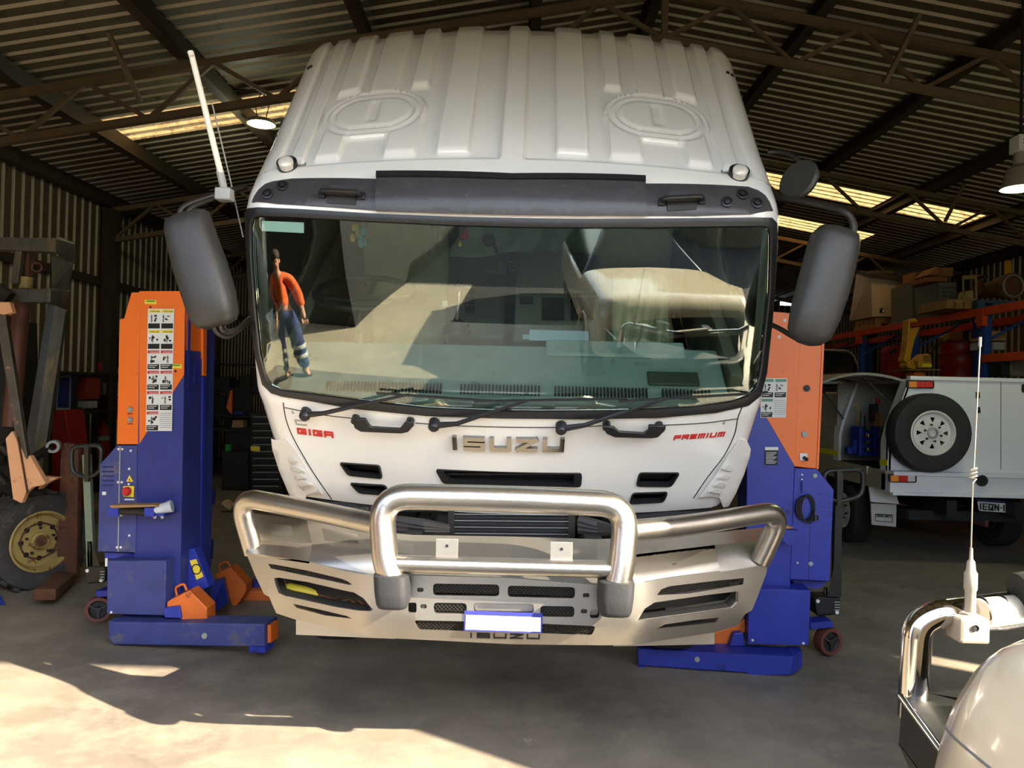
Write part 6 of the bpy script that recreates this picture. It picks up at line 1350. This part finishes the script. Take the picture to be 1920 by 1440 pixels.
fr=MB().solid([V(p) for p in [(1641,963),(1674,965),(1674,980),(1641,977)]],[[V(p) for p in [(1642,964.5),(1673,966.3),(1673,978.8),(1642,975.8)]]],lambda p:P(p.x,p.y,8.19),lambda p:P(p.x,p.y,8.195)).build('flap_frame',BLK,mg,0)
a_=P(1643,969.5,8.185);b_=P(1672,971,8.185); mb=MB(); text(mb,'TRADE-MATE',lambda x,y,d:a_+(b_-a_).normalized()*x+V((0,-.002*d,y)),(b_-a_).length,.028,.004,.3); 
a2=P(1643,975,8.185); text(mb,'1300 747 007'.replace('3','1'),lambda x,y,d:a2+(b_-a_).normalized()*x+V((0,-.002*d,y)),(b_-a_).length,.018,.003,.3) if 0 else None
mb.build('flap_lettering',BLK,mg,0,label='black lettering')
np_=MB().plate(rnd([(1833,939),(1901,944),(1902,962),(1836,958)],2,2),yplane(7.95),.01).build('number_plate',WHT,U,0); MB().plate([(1831,935),(1901,940),(1901,945),(1832,940)],yplane(7.95),.01,.004).build('plate_border',NAVY,np_,0)
a_=P(1837,955.5,7.93);b_=P(1900,960,7.93); mb=MB(); text(mb,'1EQN-110',lambda x,y,d:a_+(b_-a_).normalized()*x+V((0,-.003*d,y)),(b_-a_).length,.068,.012,.25); mb.build('plate_lettering',BLK,np_,0)
lk=MB().lathe([(.055,0),(.055,.02),(.03,.02),(.028,.008),(0,.008)],P(1840,901,7.68),(0,-1,0),20).build('deck_lock',BLK,td,40); 
# ---- black ute beyond
B=thing('black_ute','black ute with a white band on its tailgate, mostly hidden beyond the white ute','ute',(4.9,13.5,0))
pb=yplane(13.3)
MB().plate([(1430,726),(1612,720),(1600,800),(1575,842),(1430,842)],pb,.2).build('tailgate',mat('black car paint',(10,10,12),.2,0,.05,5,coat=.6),B,0,bevel=.02)
MB().plate([(1430,757),(1567,759),(1560,772),(1430,772)],pb,.02,.02).build('white_band',LGREY,B,0)
a_=P(1522,752,13.26);b_=P(1559,752,13.26); mb=MB(); text(mb,'ISUZU',lambda x,y,d:a_+V((x-.25,-.004*d,y)),.60,.065,.016,.25); mb.build('tailgate_lettering',LGREY,B,0)
MB().plate([(1430,653),(1540,655),(1570,656),(1600,663),(1610,690),(1612,722),(1430,728)],yplane(13.5),2.2).build('ute_cab',MATS['black car paint'],B,0,bevel=.08)
MB().tube(smoothp([P(1430,655,13.45),P(1560,656,13.45),P(1596,662,13.45),P(1610,690,13.45)],5,False),.012,6).build('roof_trim',LGREY,B,60)
MB().box(4.0,5.85,13.35,17.5,.35,1.2).build('ute_body',MATS['black car paint'],B,0,bevel=.1)
for x in (4.1,5.75): wheel(B,V((x,14.3,.37)),(-1 if x<5 else 1,0,0),.37,.24,.2,TYRE,LGREY,6,.03,0)
# ================================================================== THE FOREGROUND CAR
C_=thing('four_wheel_drive','cream white four wheel drive at the lower right corner, only its left front visible','car',(1.9,.2,0))
CH=mat('polished bar',(214,210,204),.10,1,.03,4)
# bar hoop
hp_=MB().tube(fillet([P(1711,1345,1.72),P(1713,1300,1.72),P(1720,1172,1.72),P(1760,1150,1.72),P(1960,1126,1.92),V((2.4,1.90,1.19))],.12,12),.031,24).build('bull_bar_hoop',CH,C_,60)
MB().tube(fillet([V((2.4,1.90,1.19)),V((2.55,1.75,1.15)),V((2.6,1.70,.85))],.08,8),.031,16).build('bull_bar_hoop',CH,C_,60)
MB().tube([P(1726,1349,1.72),P(1730,1240,1.72)],.012,8).build('bar_stay',BLACKP,C_,60)
# black wing of the bumper
w0=[P(1688,1308,1.70),P(1695,1305,1.80),P(1820,1291,1.95),P(1905,1300,1.95)]
def lowr(p,z): return V((p.x,p.y,z))
mb=MB()
A0=P(1690,1308,1.70);A1=P(1684,1395,1.72);A2=P(1697,1450,1.76); 
B0=P(1786,1440,1.38);B1=P(1780,1520,1.38)
TOPF=P(1740,1299,1.86);TOPR=P(1822,1290,1.95)
mb.hexa([A1,B1,B1+V((.3,.3,0)),A1+V((.3,.2,0)),A0,B0,B0+V((.25,.25,0)),TOPF])
mb.build('bumper_wing',mat('black bumper paint',(14,13,13),.5,0,.1,6),C_,20,bevel=.006)
MB().hexa([A1,P(1760,1560,1.5),V((1.2,1.6,.45)),V((1.15,1.8,.5)),A1+V((0,0,.002)),B1,B1+V((.3,.3,0)),A1+V((.3,.2,0))]).build('bumper_wing',MATS['black bumper paint'],C_,20)
MB().hexa([TOPF+V((0,0,-.02)),TOPR+V((0,0,-.02)),TOPR+V((.7,.02,-.02)),B0+V((.3,.28,-.02)),TOPF,TOPR,TOPR+V((.7,.02,0)),B0+V((.3,.28,0))]).build('bumper_top',MATS['black bumper paint'],C_,20)
MB().tube([P(1690,1307,1.69),P(1787,1438,1.37)],.008,8).build('bumper_lip',CH,C_,60)
MB().box(1.1,2.5,1.6,1.85,.42,.80).build('bumper_centre',MATS['black bumper paint'],C_,20,bevel=.04)
MB().box(1.62,1.70,1.72,1.84,.75,1.17).build('bar_upright',BLACKP,C_,20,bevel=.01); MB().tube([P(1912,1115,1.8),P(1930,1112,1.8),P(1960,1110,1.85)],.05,14).build('spotlight',BLACKP,C_,60)
# aerial
ab=P(1812,1170,1.70); an=MB().box(ab.x-.03,ab.x+.035,ab.y-.03,ab.y+.03,ab.z-.035,ab.z+.02).build('aerial_bracket',mat('cream bracket',(150,138,118),.5),C_,0,bevel=.006)
MB().lathe([(.011,0),(.011,.045),(.0135,.05),(.0135,.085),(.010,.09),(.008,.11),(.004,.115),(.003,.14)],P(1819,1147,1.70),(0,0,1),16).build('aerial_base',MATS['cream bracket'],an,50)
MB().tube([P(1819,1090,1.70),P(1824,905,1.70)],.0014,6).build('aerial_whip',MATS['cream bracket'],an,60)
cpts=[P(1824,905,1.70)]+[P(1824,898,1.70)+V((.008*math.cos(t*.9),.008*math.sin(t*.9),.0012*t)) for t in range(0,22)]+[P(1826,878,1.70),P(1838,640,1.70)]
MB().tube(cpts,.0014,6).build('aerial_whip',MATS['cream bracket'],an,60); MB().tube([P(1837.5,650,1.70),P(1838,632,1.70)],.003,6).build('whip_tip',MATS['cream bracket'],an,60)
MB().tube([P(1832,1152,1.745),P(1960,1136,1.90),V((1.6,1.93,1.20))],.0345,20).build('sunlit_bar_tube',mat('sunlit bar cream',(206,190,166),.6),C_,60)  # added cream tube: the sunlit stretch of the bar, painted light
MB().lathe([(0,0),(.007,0),(.007,.002)],P(1829,1178,1.668),(0,-1,0),10).build('bracket_hole',DARK,an,0)
for x in (1840,1876): 
    c=P(x,1151-(x-1834)*.12,1.75+(x-1834)*.0012); mb=MB(); mb.tube([c+V((0,.037*math.cos(t),.037*math.sin(t))) for t in [2*math.pi*i/16 for i in range(16)]],.003,5,True); mb.build('cable_tie',BLACKP,an,60)
MB().tube([P(1815,1180,1.70),P(1880,1180,1.74),P(1960,1166,1.84)],.006,6).build('aerial_cable',BLACKP,an,60)
# body: rounded bonnet and front guard lofted along the car
def sec(y): # (x,z) outline of left guard and bonnet at station y, from wheel arch up to the centre line
    return None
prof_c=[(1.20,(.73,.62),(.69,.9),(.70,1.05),(.735,1.19),(.82,1.28),(1.12,1.33),(1.65,1.35)),
        (1.35,(.77,.64),(.735,.9),(.745,1.03),(.785,1.15),(.87,1.23),(1.15,1.29),(1.65,1.31)),
        (1.45,(.84,.66),(.80,.9),(.81,1.0),(.85,1.10),(.93,1.17),(1.2,1.22),(1.65,1.24)),
        (1.50,(.95,.7),(.92,.88),(.93,.97),(.97,1.04),(1.04,1.10),(1.28,1.15),(1.65,1.16))]
back=[(y,)+prof_c[0][1:] for y in (-.2,.3,.9)]
st=back+prof_c
ctrl=[[V((p[0],s[0],p[1])) for p in s[1:]] for s in st]
rows=[smoothp(r,5,False) for r in ctrl]; cols=[smoothp([rows[j][i] for j in range(len(rows))],5,False) for i in range(len(rows[0]))]
nu,nv=len(cols)-1,len(cols[0])-1
mb=MB(); fn_=lambda u,v:cols[int(round(u*nu))][int(round(v*nv))]
mb.grid(fn_,nu,nv); cb2=mb.build('front_guard',CREAM,C_,80)
mb=MB(); mb.grid(lambda u,v:V((3.3-fn_(u,v).x,fn_(u,v).y,fn_(u,v).z)),nu,nv); mb.build('front_guard',CREAM,C_,80)
e_=cols; mb=MB(); a=[cols[i][-1] for i in range(len(cols))]; b=[V((p.x,p.y+.0,.62)) for p in a]; 
for i in range(len(a)-1): mb.hexa([a[i],a[i+1],b[i+1],b[i],a[i]+V((0,-.01,0)),a[i+1]+V((0,-.01,0)),b[i+1]+V((0,-.01,0)),b[i]+V((0,-.01,0))])
mb.build('grille_surround',BLACKP,C_,0)
# headlamp and cut lines on the guard
cl=[cols[int(nu*.52)][j] for j in range(nv-9,nv+1)]
MB().tube([p+V((-.001,0,.001)) for p in [cols[int(nu*.42)][j] for j in range(4,nv)]],.002,5).build('bonnet_gap',mat('bonnet gap grey',(120,116,112),.6),C_,60)
arch=[V((.70,.62+.42*math.cos(t),.42+.42*math.sin(t))) for t in [math.pi*k/16 for k in range(17)]]
MB().tube(arch,.02,8).build('arch_flare',CREAM,C_,60); wheel(C_,V((.86,.62,.38)),(-1,0,0),.38,.26,.22,TYRE,LGREY,6,.03,0); wheel(C_,V((2.44,.62,.38)),(1,0,0),.38,.26,.22,TYRE,LGREY,6,.03,0)
wheel(C_,V((.86,-2.2,.38)),(-1,0,0),.38,.26,.22,TYRE,LGREY,6,.03,0); wheel(C_,V((2.44,-2.2,.38)),(1,0,0),.38,.26,.22,TYRE,LGREY,6,.03,0)
MB().box(.71,2.59,-3.2,-.15,.45,1.18).build('body_lower',CREAM,C_,20,bevel=.06)
MB().hexa([V((.73,-3.15,1.17)),V((2.57,-3.15,1.17)),V((2.57,-.2,1.17)),V((.73,-.2,1.17)),V((1.15,-3.0,1.76)),V((2.15,-3.0,1.76)),V((2.15,-1.1,1.76)),V((1.15,-1.1,1.76))]).build('glasshouse',mat('dark car glass',(14,16,17),.08),C_,20,bevel=.05)
MB().box(1.12,2.18,-3.02,-1.08,1.75,1.80).build('car_roof',CREAM,C_,20,bevel=.02); MB().box(.9,2.4,-.1,1.4,.35,.62).build('engine_tray',DARK,C_,0)

# ================================================================== THE MECHANIC (stands left of the doorway, seen reflected in the windscreen)
def skin(name,J,E,m,par,root=0,lv=2):
    me=bpy.data.meshes.new(name); me.from_pydata([j[0] for j in J],E,[]); o=bpy.data.objects.new(name,me); COL.objects.link(o)
    o.modifiers.new('skin','SKIN'); sv=me.skin_vertices[0].data
    for v,j in zip(sv,J): v.radius=(j[1],j[1] if len(j)<3 else j[2])
    sv[root].use_root=True; s=o.modifiers.new('sub','SUBSURF'); s.levels=lv; s.render_levels=lv; me.materials.append(m)
    o.modifiers['skin'].use_smooth_shade=True
    if par: attach(o,par)
    return o
PM=Matrix.Translation((-2.75,1.25,0))@Matrix.Rotation(math.radians(-35),4,'Z')
def w3(x,y,z): return tuple(PM@V((x,y,z)))
SKN=mat('skin',(196,142,112),.6,0,.05,9); HIV=mat('orange work shirt',(232,96,34),.8,0,.12,9,bump=.2); NVT=mat('navy work trousers',(44,54,104),.85,0,.14,9,bump=.2); BOOTM=mat('boot leather',(70,50,34),.7,0,.2,9); TAPE=mat('silver reflective band',(196,196,190),.4,0,.05,9); HAIR=mat('brown hair',(58,42,30),.8,0,.2,20)
MAN=thing('person','person in orange shirt and navy trousers, seen reflected at the left windscreen edge','person',PM.translation,math.radians(-35))
bj=[((0,0,.95),.13,.10),((0,0,1.14),.12,.09),((0,-.01,1.34),.145,.10),((0,-.01,1.47),.07,.06),((0,.005,1.54),.052,.055),((0,.02,1.60),.068,.08),((0,.015,1.68),.078,.095),((0,.01,1.745),.055,.065)]
be=[(i,i+1) for i in range(7)]
for s in (-1,1):
    n=len(bj); bj+=[((s*.10,0,.88),.085,.085),((s*.12,.02,.50),.058,.06),((s*.13,-.01,.10),.04,.042),((s*.14,.14,.04),.04,.03)]; be+=[(0,n),(n,n+1),(n+1,n+2),(n+2,n+3)]
    n=len(bj); bj+=[((s*.18,-.01,1.43),.055,.055),((s*.25,-.02,1.15),.042,.042),((s*.26,.12,.93),.028,.028),((s*.26,.17,.86),.034,.018)]; be+=[(3,n),(n,n+1),(n+1,n+2),(n+2,n+3)]
skin('body',[(w3(*j[0]),)+j[1:] for j in bj],be,SKN,MAN)
tj=[((0,0,1.02),.15,.12),((0,0,.93),.155,.125)]; te=[(0,1)]
for s in (-1,1): n=len(tj); tj+=[((s*.10,0,.84),.105,.105),((s*.12,.02,.50),.085,.085),((s*.13,-.01,.14),.072,.075)]; te+=[(1,n),(n,n+1),(n+1,n+2)]
skin('trousers',[(w3(*j[0]),)+j[1:] for j in tj],te,NVT,MAN)
sj=[((0,0,.98),.158,.125),((0,0,1.14),.15,.115),((0,-.01,1.34),.172,.125),((0,-.01,1.45),.09,.08)]; se=[(0,1),(1,2),(2,3)]
for s in (-1,1): n=len(sj); sj+=[((s*.19,-.01,1.42),.075,.075),((s*.255,-.02,1.15),.062,.062),((s*.262,.08,.99),.048,.048)]; se+=[(3,n),(n,n+1),(n+1,n+2)]
skin('shirt',[(w3(*j[0]),)+j[1:] for j in sj],se,HIV,MAN)
for s in (-1,1):
    skin('boot',[(w3(s*.13,-.03,.12),.06,.06),(w3(s*.13,-.02,.05),.055,.05),(w3(s*.14,.15,.045),.052,.04)],[(0,1),(1,2)],BOOTM,MAN)
    for z,r in ((.47,.090),(.36,.088)): MB().lathe([(r*.97,-.025),(r,-.02),(r,.02),(r*.97,.025)],w3(s*(.12+.0),.012,z),(0,0,1),18).build('trouser_band',TAPE,MAN,60)
    for k,(dx,l) in enumerate(((-.026,.065),(-.009,.075),(.009,.072),(.026,.058))): 
        x=s*.26+dx; skin('finger',[(w3(x,.175,.855),.009,.009),(w3(x,.195,.855-l*.55),.0085,.0085),(w3(x,.185,.855-l),.0075,.0075)],[(0,1),(1,2)],SKN,MAN,lv=1)
    skin('thumb',[(w3(s*.235,.16,.88),.011,.011),(w3(s*.225,.20,.85),.010,.010),(w3(s*.23,.215,.82),.009,.009)],[(0,1),(1,2)],SKN,MAN,lv=1)
hd=MB(); hd.ell(w3(0,-.01,1.715),.098,.105,.085,16,10); hd.build('hair',HAIR,MAN,80)
MB().ell(w3(0,.118,1.645),.012,.02,.02,8,6).build('nose',SKN,MAN,80)
for s in (-1,1): MB().ell(w3(s*.03,.10,1.67),.012,.01,.008,8,6).build('eye',BLK,MAN,80); MB().ell(w3(s*.085,.01,1.65),.012,.022,.03,8,6).build('ear',SKN,MAN,80)
MB().ell(w3(0,.105,1.605),.026,.01,.006,8,6).build('mouth',REDM,MAN,80)
